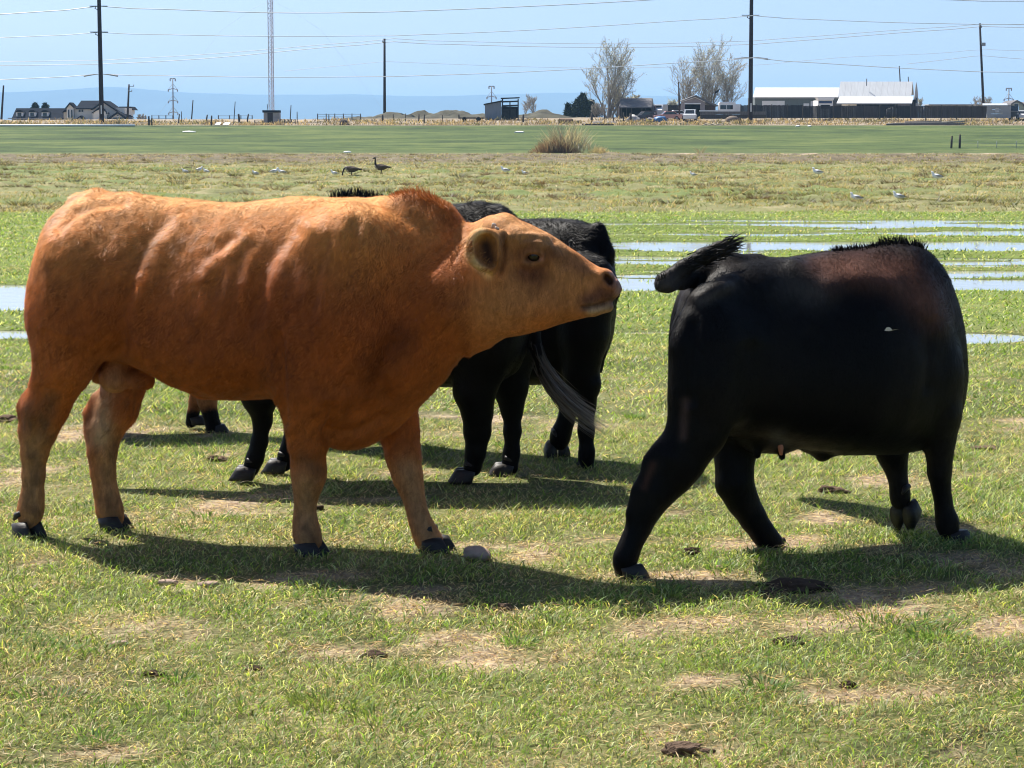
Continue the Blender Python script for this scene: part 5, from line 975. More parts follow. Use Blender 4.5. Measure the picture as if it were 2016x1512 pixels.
    blotch = np.clip(vnoise(V, 4.5, 71, 4) * 1.8, 0, 1)[:, None] * smooth(520, 640, W)[:, None] * (1 - smooth(760, 830, W))[:, None] * (U < 900)[:, None]; C = C * (1 - .55 * blotch) + np.array([0.20, 0.045, 0.008]) * .55 * blotch
    C = paint(C, U, W, [(740, 720), (770, 690), (790, 660)], 26, (0.12, 0.026, 0.006), .7)  # dark of the chest fold painted in
    C = paint(C, U, W, [(810, 385), (880, 425)], 22, (0.26, 0.07, 0.014), .7)
    C = paint(C, U, W, [(980, 600), (1050, 560), (1130, 570)], 55, (0.42, 0.19, 0.07), .7)                 # paler face
    C = paint(C, U, W, [(985, 440), (1040, 450), (1100, 480)], 18, (0.50, 0.27, 0.12), .6)
    C = paint(C, U, W, [(1040, 536), (1055, 545)], 20, (0.14, 0.04, 0.015), .8); C = paint(C, U, W, [(1090, 500), (1150, 530)], 11, (0.16, 0.06, 0.03), .6)
    C = paint(C, U, W, [(1026, 500), (1048, 488), (1078, 500), (1060, 528), (1034, 526)], 13, (0.13, 0.042, 0.018), .7); C = paint(C, U, W, [(1034, 517), (1050, 521), (1068, 515)], 3.2, (0.40, 0.19, 0.09), .35); C = paint(C, U, W, [(1036, 497), (1050, 492), (1066, 499)], 3, (0.40, 0.19, 0.09), .25); C = paint(C, U, W, [(1040, 507), (1060, 507)], 5, (0.05, 0.02, 0.015), .9); C = paint(C, U, W, [(1066, 509)], 4, (0.5, 0.22, 0.16), .8)
    C = paint(C, U, W, [(1160, 592), (1185, 578), (1200, 584)], 14, (0.10, 0.042, 0.035), .9); C = paint(C, U, W, [(1206, 540), (1219, 555), (1219, 578)], 7, (0.48, 0.28, 0.22), .85)
    C = paint(C, U, W, [(1165, 612), (1200, 606)], 8, (0.46, 0.32, 0.19), .75); C = paint(C, U, W, [(1150, 606), (1190, 597)], 4, (0.06, 0.03, 0.02), .8)
    C = paint(C, U, W, [(1194, 547), (1202, 556)], 6, (0.035, 0.012, 0.01), .9)  # darkness of the nostril opening painted in
    C = paint(C, U, W, [(957, 484), (963, 510)], 14, (0.022, 0.009, 0.006), .95); C = paint(C, U, W, [(948, 452), (926, 474), (925, 502), (940, 524), (962, 542)], 6, (0.62, 0.38, 0.16), .9); C = paint(C, U, W, [(992, 466), (995, 505), (988, 530)], 5, (0.10, 0.04, 0.018), .7)  # lit ear rim, dark hollow and shadow beside the ear painted in
    for ln in ([(70, 870), (63, 1020)], [(205, 850), (222, 1030)], [(603, 960), (606, 1075)], [(805, 930), (852, 1080)]):
        C = paint(C, U, W, ln, 26, (0.42, 0.23, 0.10), .85)
    C = paint(C, U, W, [(205, 780), (195, 860)], 13, (0.62, 0.45, 0.28), .75)
    C = paint(C, U, W, [(222, 750)], 26, (0.42, 0.19, 0.095), .8)
    for ln, sg in (([(58, 800), (62, 830)], 12), ([(100, 790), (85, 850)], 13), ([(66, 900), (74, 950)], 8), ([(55, 1000), (72, 1010)], 9), ([(210, 985), (222, 1010)], 9), ([(600, 1040), (616, 1060)], 9), ([(600, 905), (628, 925)], 12)): C = paint(C, U, W, ln, sg, (0.13, 0.062, 0.03), .65)
    mud = np.clip((vnoise(V, np.array([30, 30, 13]), 41, 3) - 0.05) * 4, 0, 1) * np.clip((W - 740) / 60, 0, 1) * (U < 300)
    C = C * (1 - 0.4 * mud[:, None]) + np.array([0.10, 0.06, 0.035]) * 0.4 * mud[:, None]
    root = thing("bull", "large reddish brown bull stretching its neck out to sniff, standing in profile", "bull", (fr.O[0], fr.O[1], 0))
    root_inv = Matrix.Translation(-Vector(root.location))
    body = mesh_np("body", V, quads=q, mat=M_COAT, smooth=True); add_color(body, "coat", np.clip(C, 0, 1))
    parts = [body]
    L0 = np.full(len(V), 0.015); L0 = np.where(W > 900, 0.009, L0); L0 = np.where((U > 930) & (W < 700) & (W > 410), 0.007, L0); L0 = np.where((U > 1150), 0.003, L0)
    L0 = np.where((U > 90) & (U < 420) & (W < 560), 0.018, L0)
    keep = np.where((U > 1162) & (W < 640), 0.05, 1.0)
    keep = keep * np.where(pdist(U, W, [(957, 486), (963, 512)]) < 27, 0.0, 1); keep = keep * np.where(pdist(U, W, [(1042, 506), (1060, 507)]) < 17, 0.0, 1); keep = keep * np.where((np.hypot(U - 224, W - 748) < 30), 0.15, 1)
    H = fr.H
    def flow(P, n): return np.tile(-H * 0.75 + np.array([0, 0, -0.75]), (len(P), 1))
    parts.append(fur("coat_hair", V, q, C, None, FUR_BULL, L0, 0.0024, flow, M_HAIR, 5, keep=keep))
    g = np.random.default_rng(4)
    rt, dr, ln = [], [], []
    for i in range(1500):
        t = g.random(); u = 775 + t * 110; v = np.interp(u, [775, 800, 850, 885], [388, 381, 386, 405])
        p = fr.p(u, v + 5 + g.random() * 8, g.normal(0, .03)); rt.append(p); dr.append(-0.55 * H + np.array([0, 0, .62]) + g.normal(0, .28, 3)); ln.append(0.028 + 0.03 * g.random() * math.exp(-((u - 825) / 30) ** 2) + .006)
    parts.append(strands("crest_hair", None, rt, dr, ln, (0.42, 0.14, 0.035), M_HAIR, 0.0025, 8))
    rt, dr, ln = [], [], []
    for i in range(200):
        t = g.random(); u = 922 + 40 * t ** 1.2; v = 470 + 55 * t; p = surf_at(V, u + 4, v, 5) if i % 3 == 0 else rt[-1] + g.normal(0, .008, 3)
        rt.append(p); dr.append(np.array([-.6, -.25, -.55]) + g.normal(0, .25, 3)); ln.append(0.02 + .02 * g.random())
    parts.append(strands("ear_hair", None, rt, dr, ln, (0.34, 0.14, 0.045), M_HAIR, 0.002, 9, curl=.5))
    e = surf_at(V, 1051, 507, 4); bpy.ops.object.select_all(action='DESELECT')
    bm = bmesh.new(); bmesh.ops.create_uvsphere(bm, u_segments=20, v_segments=14, radius=0.026); me = bpy.data.meshes.new("eye"); bm.to_mesh(me); bm.free(); me.materials.append(M_EYE)
    me.polygons.foreach_set("use_smooth", [True] * len(me.polygons)); eye = link(bpy.data.objects.new("eye", me)); eye.location = Vector(e) + Vector((0, 0.0135, 0.001)); parts.append(eye)
    for (u, v, r) in ((971, 442, .012), (978, 447, .010)):
        p = Vector(surf_at(V, u, v, 4)); m = MB(); m.tube([p + Vector((0, .012, -.006)), p, p + Vector((-.004, -.008, .008))], [r, r * .9, r * .35], 9); parts.append(m.build("horn_bud", horn_mat("horn_pale", (0.45, 0.38, 0.30)), None, smooth=True))
    for o in parts:
        o.parent = root; o.matrix_parent_inverse = root_inv
    for (u, v, l, hx, z) in ((40, 1056, -.13, -1, 0), (206, 1056, .13, 1, 0), (590, 1098, -.14, 1, 0), (838, 1108, .13, 1, 0)):
        p = fr.p(u, v, l); fh = Vector((H[0], H[1], 0)) if u > 100 else Vector((H[0], H[1] - .5, 0))
        p = Vector((p[0], p[1], max(p[2], -0.01))) if abs(p[2]) < .05 else Vector(p)
        before = set(bpy.data.objects)
        foot(root, p + fh * .02, fh, 1.0)
        for o in set(bpy.data.objects) - before: o.matrix_parent_inverse = root_inv
    return root, V
# ------------------------------------------------------------------ the black cows and the calf
BLACK = np.array([0.0030, 0.0026, 0.0030])
def finish(root, parts):
    inv = Matrix.Translation(-Vector(root.location))
    for o in parts:
        if o.parent is None or o.parent == root: o.parent = root; o.matrix_parent_inverse = inv
def feet(root, fr, L, mat=None, s=0.92):
    parts = []
    for u, v, l, pitch, z in L:
        p = Vector(fr.p(u, v, l)); p.z = z if z is not None else (p.z if abs(p.z) > .05 else max(p.z, -0.01)); before = set(bpy.data.objects)
        hd = Vector(fr.H); foot(root, p + hd * .015, hd, s, mat, pitch)
        parts += list(set(bpy.data.objects) - before)
    return parts
def build_black_cow():
    fr = Frame(1.034, 8.64, R(28)); b = Body()
    b.trunk(fr, [(1354, 585, 735, .07), (1362, 560, 770, .15), (1380, 535, 815, .21), (1405, 518, 850, .25), (1445, 509, 860, .265), (1500, 506, 868, .27), (1560, 508, 880, .30), (1640, 494, 893, .335),
                 (1700, 489, 893, .325), (1755, 479, 893, .285), (1785, 480, 890, .24), (1815, 489, 884, .20), (1842, 516, 872, .165), (1864, 562, 852, .13), (1880, 622, 820, .095), (1889, 690, 780, .05)], p=2.25, egg=.14)
    b.chain(fr, [(1400, 600, -.17, 45), (1402, 680, -.19, 75), (1395, 770, -.2, 68), (1372, 848, -.19, 58)], k=.09, sl=.7)
    b.chain(fr, [(1372, 848, -.19, 58), (1336, 905, -.17, 53), (1320, 935, -.16, 42), (1293, 970, -.15, 35), (1271, 1005, -.14, 28), (1256, 1040, -.135, 23), (1241, 1072, -.13, 21), (1231, 1098, -.13, 22), (1229, 1110, -.13, 21)], k=.03, sl=.8)
    b.chain(fr, [(1300, 895, -.16, 22), (1284, 910, -.155, 16), (1262, 965, -.15, 15), (1245, 1010, -.14, 13)], k=.03, sl=.7)
    b.chain(fr, [(1400, 640, .16, 62), (1450, 790, .17, 54), (1452, 860, .17, 48)], k=.08, sl=.7)
    b.chain(fr, [(1450, 855, .17, 50), (1446, 905, .15, 38), (1446, 950, .14, 37), (1461, 985, .14, 30), (1482, 1020, .135, 25), (1502, 1050, .13, 22), (1519, 1073, .13, 22), (1524, 1080, .13, 21)], k=.03, sl=.8)
    b.chain(fr, [(1785, 630, -.16, 58), (1830, 740, -.16, 54), (1849, 820, -.16, 40)], k=.08, sl=.7)
    b.chain(fr, [(1850, 815, -.17, 42), (1850, 865, -.15, 31), (1850, 900, -.14, 25), (1850, 930, -.135, 23), (1853, 960, -.13, 18), (1857, 985, -.13, 17), (1860, 1010, -.13, 18), (1865, 1028, -.13, 22), (1868, 1042, -.13, 21)], k=.025, sl=.85)
    b.chain(fr, [(1760, 760, .19, 60), (1755, 850, .17, 42), (1757, 893, .15, 30), (1765, 925, .14, 20), (1769, 950, .13, 16), (1772, 972, .13, 18), (1772, 985, .13, 19)], k=.03, sl=.85)
    b.chain(fr, [(1490, 862, 0, 30), (1530, 868, 0, 26)], k=.05, sl=1.3)
    b.chain(fr, [(1490, 875, -.05, 9), (1491, 897, -.05, 8)], k=.012); b.chain(fr, [(1534, 872, -.06, 8), (1540, 900, -.06, 7)], k=.012)
    b.chain(fr, [(1590, 878, 0, 12), (1618, 893, 0, 13), (1650, 880, 0, 10)], k=.03)
    # tail: root, lifted stock folding back over itself
    b.chain(fr, [(1490, 520, 0, 16), (1440, 524, 0, 22), (1390, 538, 0, 18), (1345, 549, -.03, 17), (1312, 557, -.05, 16), (1300, 562, -.05, 12)], k=.03)
    b.chain(fr, [(1306, 552, -.05, 14), (1345, 528, -.07, 15), (1385, 506, -.09, 15), (1418, 490, -.1, 13), (1434, 482, -.105, 9)], k=.02)
    # neck and head, swung to the far side and lowered
    hf = Frame(1.45, 9.25, R(95))
    P = [(np.array([1.45, 9.02, .88]), .25), (np.array([1.46, 9.35, .86]), .20), (np.array([1.42, 9.75, .80]), .16), (np.array([1.32, 10.0, .72]), .14), (np.array([1.25, 10.12, .52]), .10), (np.array([1.22, 10.18, .36]), .07)]
    for (a, ra), (c, rc) in zip(P[:-1], P[1:]):
        def fn(X, a=a, c=c, ra=ra, rc=rc):
            a_ = a.astype(X.dtype); d_ = (c - a).astype(X.dtype); t = np.clip(((X - a_) @ d_) / float(d_ @ d_), 0, 1)
            return (np.linalg.norm(X - a_ - t[:, None] * d_, axis=1) - (ra + t * (rc - ra))).astype(np.float32)
        b.op(fn, np.minimum(a, c) - max(ra, rc), np.maximum(a, c) + max(ra, rc), .08)
    V, q = b.mesh(0.0095)
    ST = [([(1376, 590), (1400, 575), (1440, 556)], 20, 10), ([(1366, 640), (1362, 700), (1360, 790)], -16, 8), ([(1440, 585), (1500, 600), (1560, 600)], -14, 18), ([(1565, 520), (1600, 545), (1640, 580)], 16, 14), ([(1540, 560), (1590, 590)], -10, 16),
          ([(1640, 560), (1700, 548), (1760, 560)], 14, 16), ([(1660, 585), (1730, 580)], -12, 16), ([(1800, 520), (1830, 570), (1850, 640)], 10, 18), ([(1775, 560), (1800, 640)], -8, 16), ([(1480, 690), (1470, 800)], -14, 14), ([(1420, 620), (1410, 740)], 8, 30),
          ([(1335, 585), (1330, 680)], 10, 16), ([(1832, 640), (1828, 760)], -8, 10)]
    V = strokes(V, q, ST); N = normals(V, q); V += N * (vnoise(V, 8, 15, 3) * 0.004)[:, None]; N = normals(V, q); U, W = to_px(V)
    C = np.tile(BLACK, (len(V), 1))
    br = np.array([0.10, 0.045, 0.030])
    C = paint(C, U, W, [(1625, 535), (1690, 528), (1760, 540), (1820, 580)], 24, br, 1.0); C = paint(C, U, W, [(1800, 570), (1840, 620)], 26, br, .7)
    C = paint(C, U, W, [(1560, 560), (1600, 570)], 26, (0.05, 0.045, 0.042), .7); C = paint(C, U, W, [(1380, 592), (1440, 560)], 9, (0.06, 0.05, 0.045), .7)  # hip sheen and pin-bone highlight painted into the black coat
    C = paint(C, U, W, [(1300, 565), (1330, 560)], 20, (0.06, 0.05, 0.047), .8)
    C = paint(C, U, W, [(1350, 790), (1345, 860)], 6, (0.05, 0.03, 0.025), .8); C = paint(C, U, W, [(1285, 915), (1268, 960)], 5, (0.06, 0.026, 0.017), .8)
    C = paint(C, U, W, [(1530, 860), (1545, 872)], 10, (0.06, 0.06, 0.06), .8)
    dust = (np.clip(vnoise(V, 5, 27, 4) * 1.6, 0, 1) * (.25 + .6 * smooth(820, 1060, W) + .35 * (1 - smooth(500, 560, W))))[:, None]; C = C * (1 - dust) + np.array([0.030, 0.023, 0.018]) * dust
    C *= (1 + .35 * vnoise(V, 6, 23, 4))[:, None]
    root = thing("cow", "black cow walking away on the right with its tail lifted and one forefoot raised", "cow", (fr.O[0], fr.O[1], 0))
    body = mesh_np("body", V, quads=q, mat=M_BLACKCOAT, smooth=True); add_color(body, "coat", np.clip(C, 0, 1)); parts = [body]
    H = fr.H
    def flow(P, n): return np.tile(-H * 0.8 + np.array([0, 0, -0.6]), (len(P), 1))
    LL = np.full(len(V), .011); LL = np.where((W < 560) & (U > 1600), .015, LL); LL = np.where(W > 900, .004, LL)
    parts.append(fur("coat_hair", V, q, C * 1.1, None, FUR_BULL // 2, LL, 0.0024, flow, M_BLACKHAIR, 6))
    g = np.random.default_rng(14); rt, dr, ln = [], [], []
    for i in range(900):                                    # ridge of winter hair over the withers
        u = 1640 + g.random() * 195; v = np.interp(u, [1640, 1700, 1755, 1785, 1815, 1842], [494, 489, 479, 480, 489, 516]); p = fr.p(u, v - 1 + g.random() * 6, g.normal(.02, .04))
        rt.append(p); c = g.normal(0, .3, 3); dr.append(np.array([.25 * math.sin(u / 7.0), 0, 1]) - H * .35 + c); ln.append(.012 + .036 * g.random() * (1 if 1730 < u < 1825 else .45))
    parts.append(strands("mane_hair", None, rt, dr, ln, (0.013, 0.011, 0.011), M_BLACKHAIR, .004, 3, curl=.35))
    rt, dr, ln = [], [], []
    for i in range(900):                                    # switch of the lifted tail
        t = g.random(); u, v = 1345 + 95 * t, 528 - 44 * t; p = fr.p(u, v + g.normal(0, 8), -.08 - .03 * t + g.normal(0, .015)); rt.append(p)
        dr.append(H * .85 + np.array([.1, 0, .32]) + g.normal(0, .14, 3)); ln.append(.025 + .05 * g.random() * (.3 + t))
    parts.append(strands("tail_switch", None, rt, dr, ln, (0.02, 0.018, 0.018), M_BLACKHAIR, .005, 5, curl=.5, seg=5, grav=.25))
    rt, dr, ln = [], [], []
    for i in range(160):
        u = 1295 + g.random() * 110; v = np.interp(u, [1295, 1345, 1405], [548, 522, 482]); p = fr.p(u, v + 6, -.06 + g.normal(0, .02)); rt.append(p); dr.append(np.array([-.3, 0, .8]) + g.normal(0, .35, 3)); ln.append(.015 + .02 * g.random())
    parts.append(strands("tail_hair", None, rt, dr, ln, (0.03, 0.027, 0.027), M_BLACKHAIR, .006, 6))
    p = Vector(fr.p(1535, 868, -.085)); parts.append(MB().tube([p + Vector((0, .01, .02)), p, p + Vector((.004, -.004, -.03)), p + Vector((.006, 0, -.055))], [.010, .012, .011, .006], 8).build("teat", plain("teat_skin", (0.42, 0.16, 0.10), .5, .4, vary=.2, scale=30), None, smooth=True))
    p = Vector(surf_at(V, 1744, 650, 4)); sp = MB()
    sp.add([p + Vector((0, -.006, 0)), p + Vector((.018, -.006, -.002)), p + Vector((.055, -.006, .006)), p + Vector((.03, -.010, .003)), p + Vector((.02, -.011, .013)), p + Vector((.008, -.011, .013))], [(0, 1, 2, 3, 4, 5)])
    parts.append(sp.build("white_hair_patch", plain("white_hair", (0.6, 0.58, 0.55), .8, vary=.15, scale=60), None))
    finish(root, parts)
    fs = feet(root, fr, [(1222, 1144, -.13, 0, None), (1524, 1108, .13, 0, None), (1866, 1074, -.13, 0, None)])
    p = Vector(fr.p(1770, 996, .13)); bef = set(bpy.data.objects)          # raised forefoot, soles turned back towards the viewer
    foot(root, p + Vector((0.005, -.02, -.01)), Vector((fr.H[0] * .55, fr.H[1], 0)), 0.95, M_HOOF, pitch=R(75), dew=True, spread=.032); fs += list(set(bpy.data.objects) - bef)
    finish(root, fs); return root
def build_cow_behind():
    """Black cow facing left behind the bull (its left side towards the viewer: l > 0 is nearer)."""
    fr = Frame(-0.55, 10.6, R(180)); b = Body()
    b.trunk(fr, [(1046, 540, 640, .07), (1040, 480, 690, .14), (1020, 430, 730, .2), (990, 404, 748, .24), (945, 395, 752, .25), (890, 404, 755, .25), (800, 412, 762, .28), (650, 412, 772, .30), (560, 406, 770, .27), (480, 420, 755, .23), (430, 470, 730, .17), (400, 560, 690, .07)], p=2.25, egg=.14)
    b.chain(fr, [(470, 520, 0, 70), (380, 520, 0, 60), (300, 560, 0, 48), (240, 600, 0, 38), (170, 640, 0, 26), (140, 655, 0, 20)], k=.08, sl=.8)
    b.chain(fr, [(500, 620, .16, 70.0), (508, 720, .16, 52.0), (510, 780, .15, 34.0), (517, 830, .13, 16.3), (510, 872, .13, 14.2), (502, 902, .13, 15.0), (494, 924, .13, 16.3)], k=.03, sl=.85)
    b.chain(fr, [(545, 640, -.16, 65.0), (570, 760, -.15, 36.0), (577, 830, -.13, 16.3), (572, 870, -.13, 13.8), (566, 895, -.13, 14.6), (560, 912, -.13, 16.3)], k=.03, sl=.85)
    b.chain(fr, [(980, 560, .16, 70.0), (955, 680, .16, 62.0), (935, 770, .15, 40.0), (940, 810, .14, 28.4), (940, 850, .13, 24.1), (937, 890, .13, 18.1), (930, 920, .13, 18.9)], k=.03, sl=.8)
    b.chain(fr, [(1000, 560, -.16, 70.0), (1005, 680, -.16, 55.0), (1005, 765, -.14, 33.0), (1008, 805, -.14, 20.6), (1009, 850, -.13, 15.5), (1007, 890, -.13, 15.5), (1003, 920, -.13, 18.1)], k=.03, sl=.8)
    b.chain(fr, [(1030, 450, 0, 16), (1048, 520, .02, 15.0), (1052, 620, .05, 13.0), (1056, 690, .07, 11.0), (1066, 735, .09, 8.0)], k=.03)
    V, q = b.mesh(0.0125); N = normals(V, q); V += N * (vnoise(V, 8, 35, 3) * 0.006)[:, None]; U, W = to_px(V)
    C = np.tile(BLACK, (len(V), 1)) * (1 + .25 * vnoise(V, 6, 33, 4))[:, None]
    root = thing("cow", "black cow directly behind the bull's neck, its grey tail switch swinging", "cow", (fr.O[0], fr.O[1], 0), group=None)
    body = mesh_np("body", V, quads=q, mat=M_BLACKCOAT, smooth=True); add_color(body, "coat", np.clip(C, 0, 1)); parts = [body]
    parts.append(fur("coat_hair", V, q, C, None, FUR_BULL // 4, np.where(W < 470, .020, np.where(W > 760, .004, .010)), 0.003, lambda P, n: np.tile(np.array([.6, 0, -.5]), (len(P), 1)), M_BLACKHAIR, 7, lift=.42, back=.8, keep=np.where(W < 470, 3.0, 1)))
    g = np.random.default_rng(24); rt, dr, ln = [], [], []
    for i in range(420):
        t = g.random(); p = fr.p(1052 + 18 * t + g.normal(0, 5), 670 + 75 * t, .07 + .02 * t + g.normal(0, .01)); rt.append(p); dr.append(np.array([.18 + .35 * t, -.1, -1.0]) + g.normal(0, .07, 3)); ln.append(.24 + .2 * g.random())
    # hairs sweep down and then out to the right
    o = strands("tail_switch", None, rt, dr, ln, (0.035, 0.033, 0.032), M_BLACKHAIR, .005, 25, curl=.34, seg=8, tipcol=(0.26, 0.24, 0.21), colvar=.5)
    co = np.empty(len(o.data.vertices) * 3, np.float32); o.data.vertices.foreach_get("co", co); co = co.reshape(-1, 3); r0 = np.repeat(np.array(rt), 18, 0); dz = np.maximum(r0[:, 2] - co[:, 2], 0)
    co[:, 0] += 1.35 * dz ** 2; co[:, 2] += .35 * dz ** 2; o.data.vertices.foreach_set("co", co.ravel()); o.data.update(); parts.append(o)
    finish(root, parts)
    finish(root, feet(root, fr, [(500, 944, .13, 0, None), (562, 930, -.13, 0, None), (930, 950, .13, 0, None), (1006, 950, -.13, 0, None)], M_HOOF, .95)); return root
def build_cow_beyond():
    """Black cow walking away to the left; its rump shows right of the bull's head."""
    fr = Frame(0.02, 11.32, R(150)); b = Body()
    b.trunk(fr, [(1196, 520, 610, .07), (1190, 475, 680, .15), (1172, 447, 725, .21), (1135, 433, 748, .24), (1080, 431, 756, .25), (980, 432, 760, .28), (880, 428, 762, .29), (780, 396, 758, .25), (710, 386, 745, .22), (660, 430, 710, .14), (640, 500, 660, .06)], p=2.25, egg=.12)
    b.chain(fr, [(690, 480, 0, 58), (630, 500, 0, 48), (570, 540, 0, 40), (520, 580, 0, 32), (470, 620, 0, 20)], k=.08, sl=.8)
    b.chain(fr, [(1155, 560, .15, 62.0), (1150, 660, .16, 50.0), (1145, 740, .15, 34.0), (1157, 757, .15, 24.0), (1154, 800, .14, 18.1), (1154, 850, .13, 15.5), (1155, 890, .13, 15.5), (1152, 920, .13, 18.1)], k=.03, sl=.85)
    b.chain(fr, [(1110, 580, -.15, 60.0), (1105, 700, -.15, 46.0), (1115, 770, -.14, 28.0), (1120, 800, -.13, 17.2), (1113, 830, -.12, 15.5), (1104, 855, -.12, 18.1), (1101, 868, -.12, 18.9)], k=.03, sl=.85)
    b.chain(fr, [(720, 620, .15, 60.0), (690, 760, .14, 36.0), (668, 830, .13, 15.5), (660, 870, .13, 13.8), (656, 890, .13, 15.5), (654, 900, .13, 15.5)], k=.03, sl=.85)
    b.chain(fr, [(740, 620, -.15, 60.0), (735, 760, -.14, 34.0), (730, 830, -.13, 15.5), (728, 860, -.13, 14.6), (726, 880, -.13, 15.5)], k=.03, sl=.85)
    b.chain(fr, [(1180, 450, 0, 13), (1196, 500, .01, 12.0), (1190, 600, .03, 11.0), (1185, 690, .04, 9.0), (1180, 730, .05, 6.0)], k=.03)
    V, q = b.mesh(0.0125); N = normals(V, q); V += N * (vnoise(V, 8, 45, 3) * 0.006)[:, None]; U, W = to_px(V)
    C = np.tile(BLACK, (len(V), 1)) * (1 + .25 * vnoise(V, 6, 43, 4))[:, None]
    root = thing("cow", "black cow farthest back, its rump right of the bull's muzzle and one hind foot lifted", "cow", (fr.O[0], fr.O[1], 0))
    body = mesh_np("body", V, quads=q, mat=M_BLACKCOAT, smooth=True); add_color(body, "coat", np.clip(C, 0, 1)); parts = [body]
    parts.append(fur("coat_hair", V, q, C, None, FUR_BULL // 4, np.where(W < 520, .018, np.where(W > 760, .004, .010)), 0.003, lambda P, n: np.tile(np.array([.5, 0, -.6]), (len(P), 1)), M_BLACKHAIR, 8, lift=.42, back=.8, keep=np.where(W < 520, 3.0, 1)))
    g = np.random.default_rng(34); rt, dr, ln = [], [], []
    for i in range(420):
        u = 652 + g.random() * 105; p = fr.p(u, np.interp(u, [650, 670, 720, 760], [396, 386, 384, 394]) + g.random() * 8, g.normal(0, .03)); rt.append(p); dr.append(np.array([.1 * math.sin(u / 3), 0, 1]) + g.normal(0, .22, 3)); ln.append(.025 + .045 * g.random() * (1 if u < 715 else .5))
    parts.append(strands("mane_hair", None, rt, dr, ln, (0.014, 0.013, 0.014), M_BLACKHAIR, .005, 35, curl=.3)); finish(root, parts)
    fs = feet(root, fr, [(1153, 949, .13, 0, None), (662, 910, .13, 0, None), (722, 892, -.13, 0, None)], M_HOOF, .95)
    p = Vector(fr.p(1100, 884, -.12)); bef = set(bpy.data.objects); foot(root, p + Vector((0, -.02, 0)), Vector((-.3, .95, 0)), 1.0, M_HOOF, pitch=R(75), dew=True, spread=.034); fs += list(set(bpy.data.objects) - bef)
    finish(root, fs); return root
def build_calf():
    fr = Frame(-1.95, 12.35, R(8)); b = Body()
    b.trunk(fr, [(178, 570, 680, .06), (200, 540, 715, .13), (260, 535, 735, .17), (340, 540, 740, .18), (400, 535, 740, .16), (430, 560, 720, .11), (442, 600, 690, .05)], p=2.2)
    b.chain(fr, [(425, 600, 0, 36), (450, 575, 0, 30), (475, 560, 0, 30), (510, 585, 0, 22), (530, 600, 0, 16)], k=.05, sl=.8)
    for u, l in ((412, -.08), (425, .08)):
        b.chain(fr, [(400, 680, l, 36), (404, 745, l, 27), (408, 790, l, 17), (414, 815, l, 13), (420, 838, l, 13), (422, 845, l, 14)] if l < 0 else [(405, 680, l, 36), (395, 760, l, 20), (386, 790, l, 12), (380, 815, l, 10), (376, 832, l, 11)], k=.03, sl=.85)
        b.chain(fr, [(215, 640, l, 42), (222, 730, l, 26), (212 + 60 * (l > 0) * 0, 780, l, 15), (214, 820, l, 11), (216, 842, l, 12)], k=.03, sl=.85)
    b.chain(fr, [(200, 555, 0, 9), (184, 600, 0, 8), (182, 680, 0, 8), (184, 730, 0, 10)], k=.02)
    V, q = b.mesh(0.011); U, W = to_px(V)
    C = np.tile(np.array([[0.30, 0.115, 0.04]]), (len(V), 1)); m = np.clip((W - 795 + 14 * vnoise(V, 14, 3)) / 14, 0, 1)[:, None]; C = C * (1 - m) + BLACK * m
    root = thing("calf", "reddish brown calf with black lower legs, mostly hidden behind the bull's belly", "calf", (fr.O[0], fr.O[1], 0))
    body = mesh_np("body", V, quads=q, mat=M_COAT, smooth=True); add_color(body, "coat", C); parts = [body]
    parts.append(fur("coat_hair", V, q, C, None, 14000, .014, .004, lambda P, n: np.tile(np.array([-.3, 0, -.8]), (len(P), 1)), M_HAIR, 12)); finish(root, parts)
    finish(root, feet(root, fr, [(420, 853, -.08, 0, None), (376, 836, .08, 0, None), (212, 853, -.08, 0, None), (214, 840, .08, 0, None)], M_HOOF, .72)); return root
build_bull(); build_black_cow(); build_cow_behind(); build_cow_beyond(); build_calf()
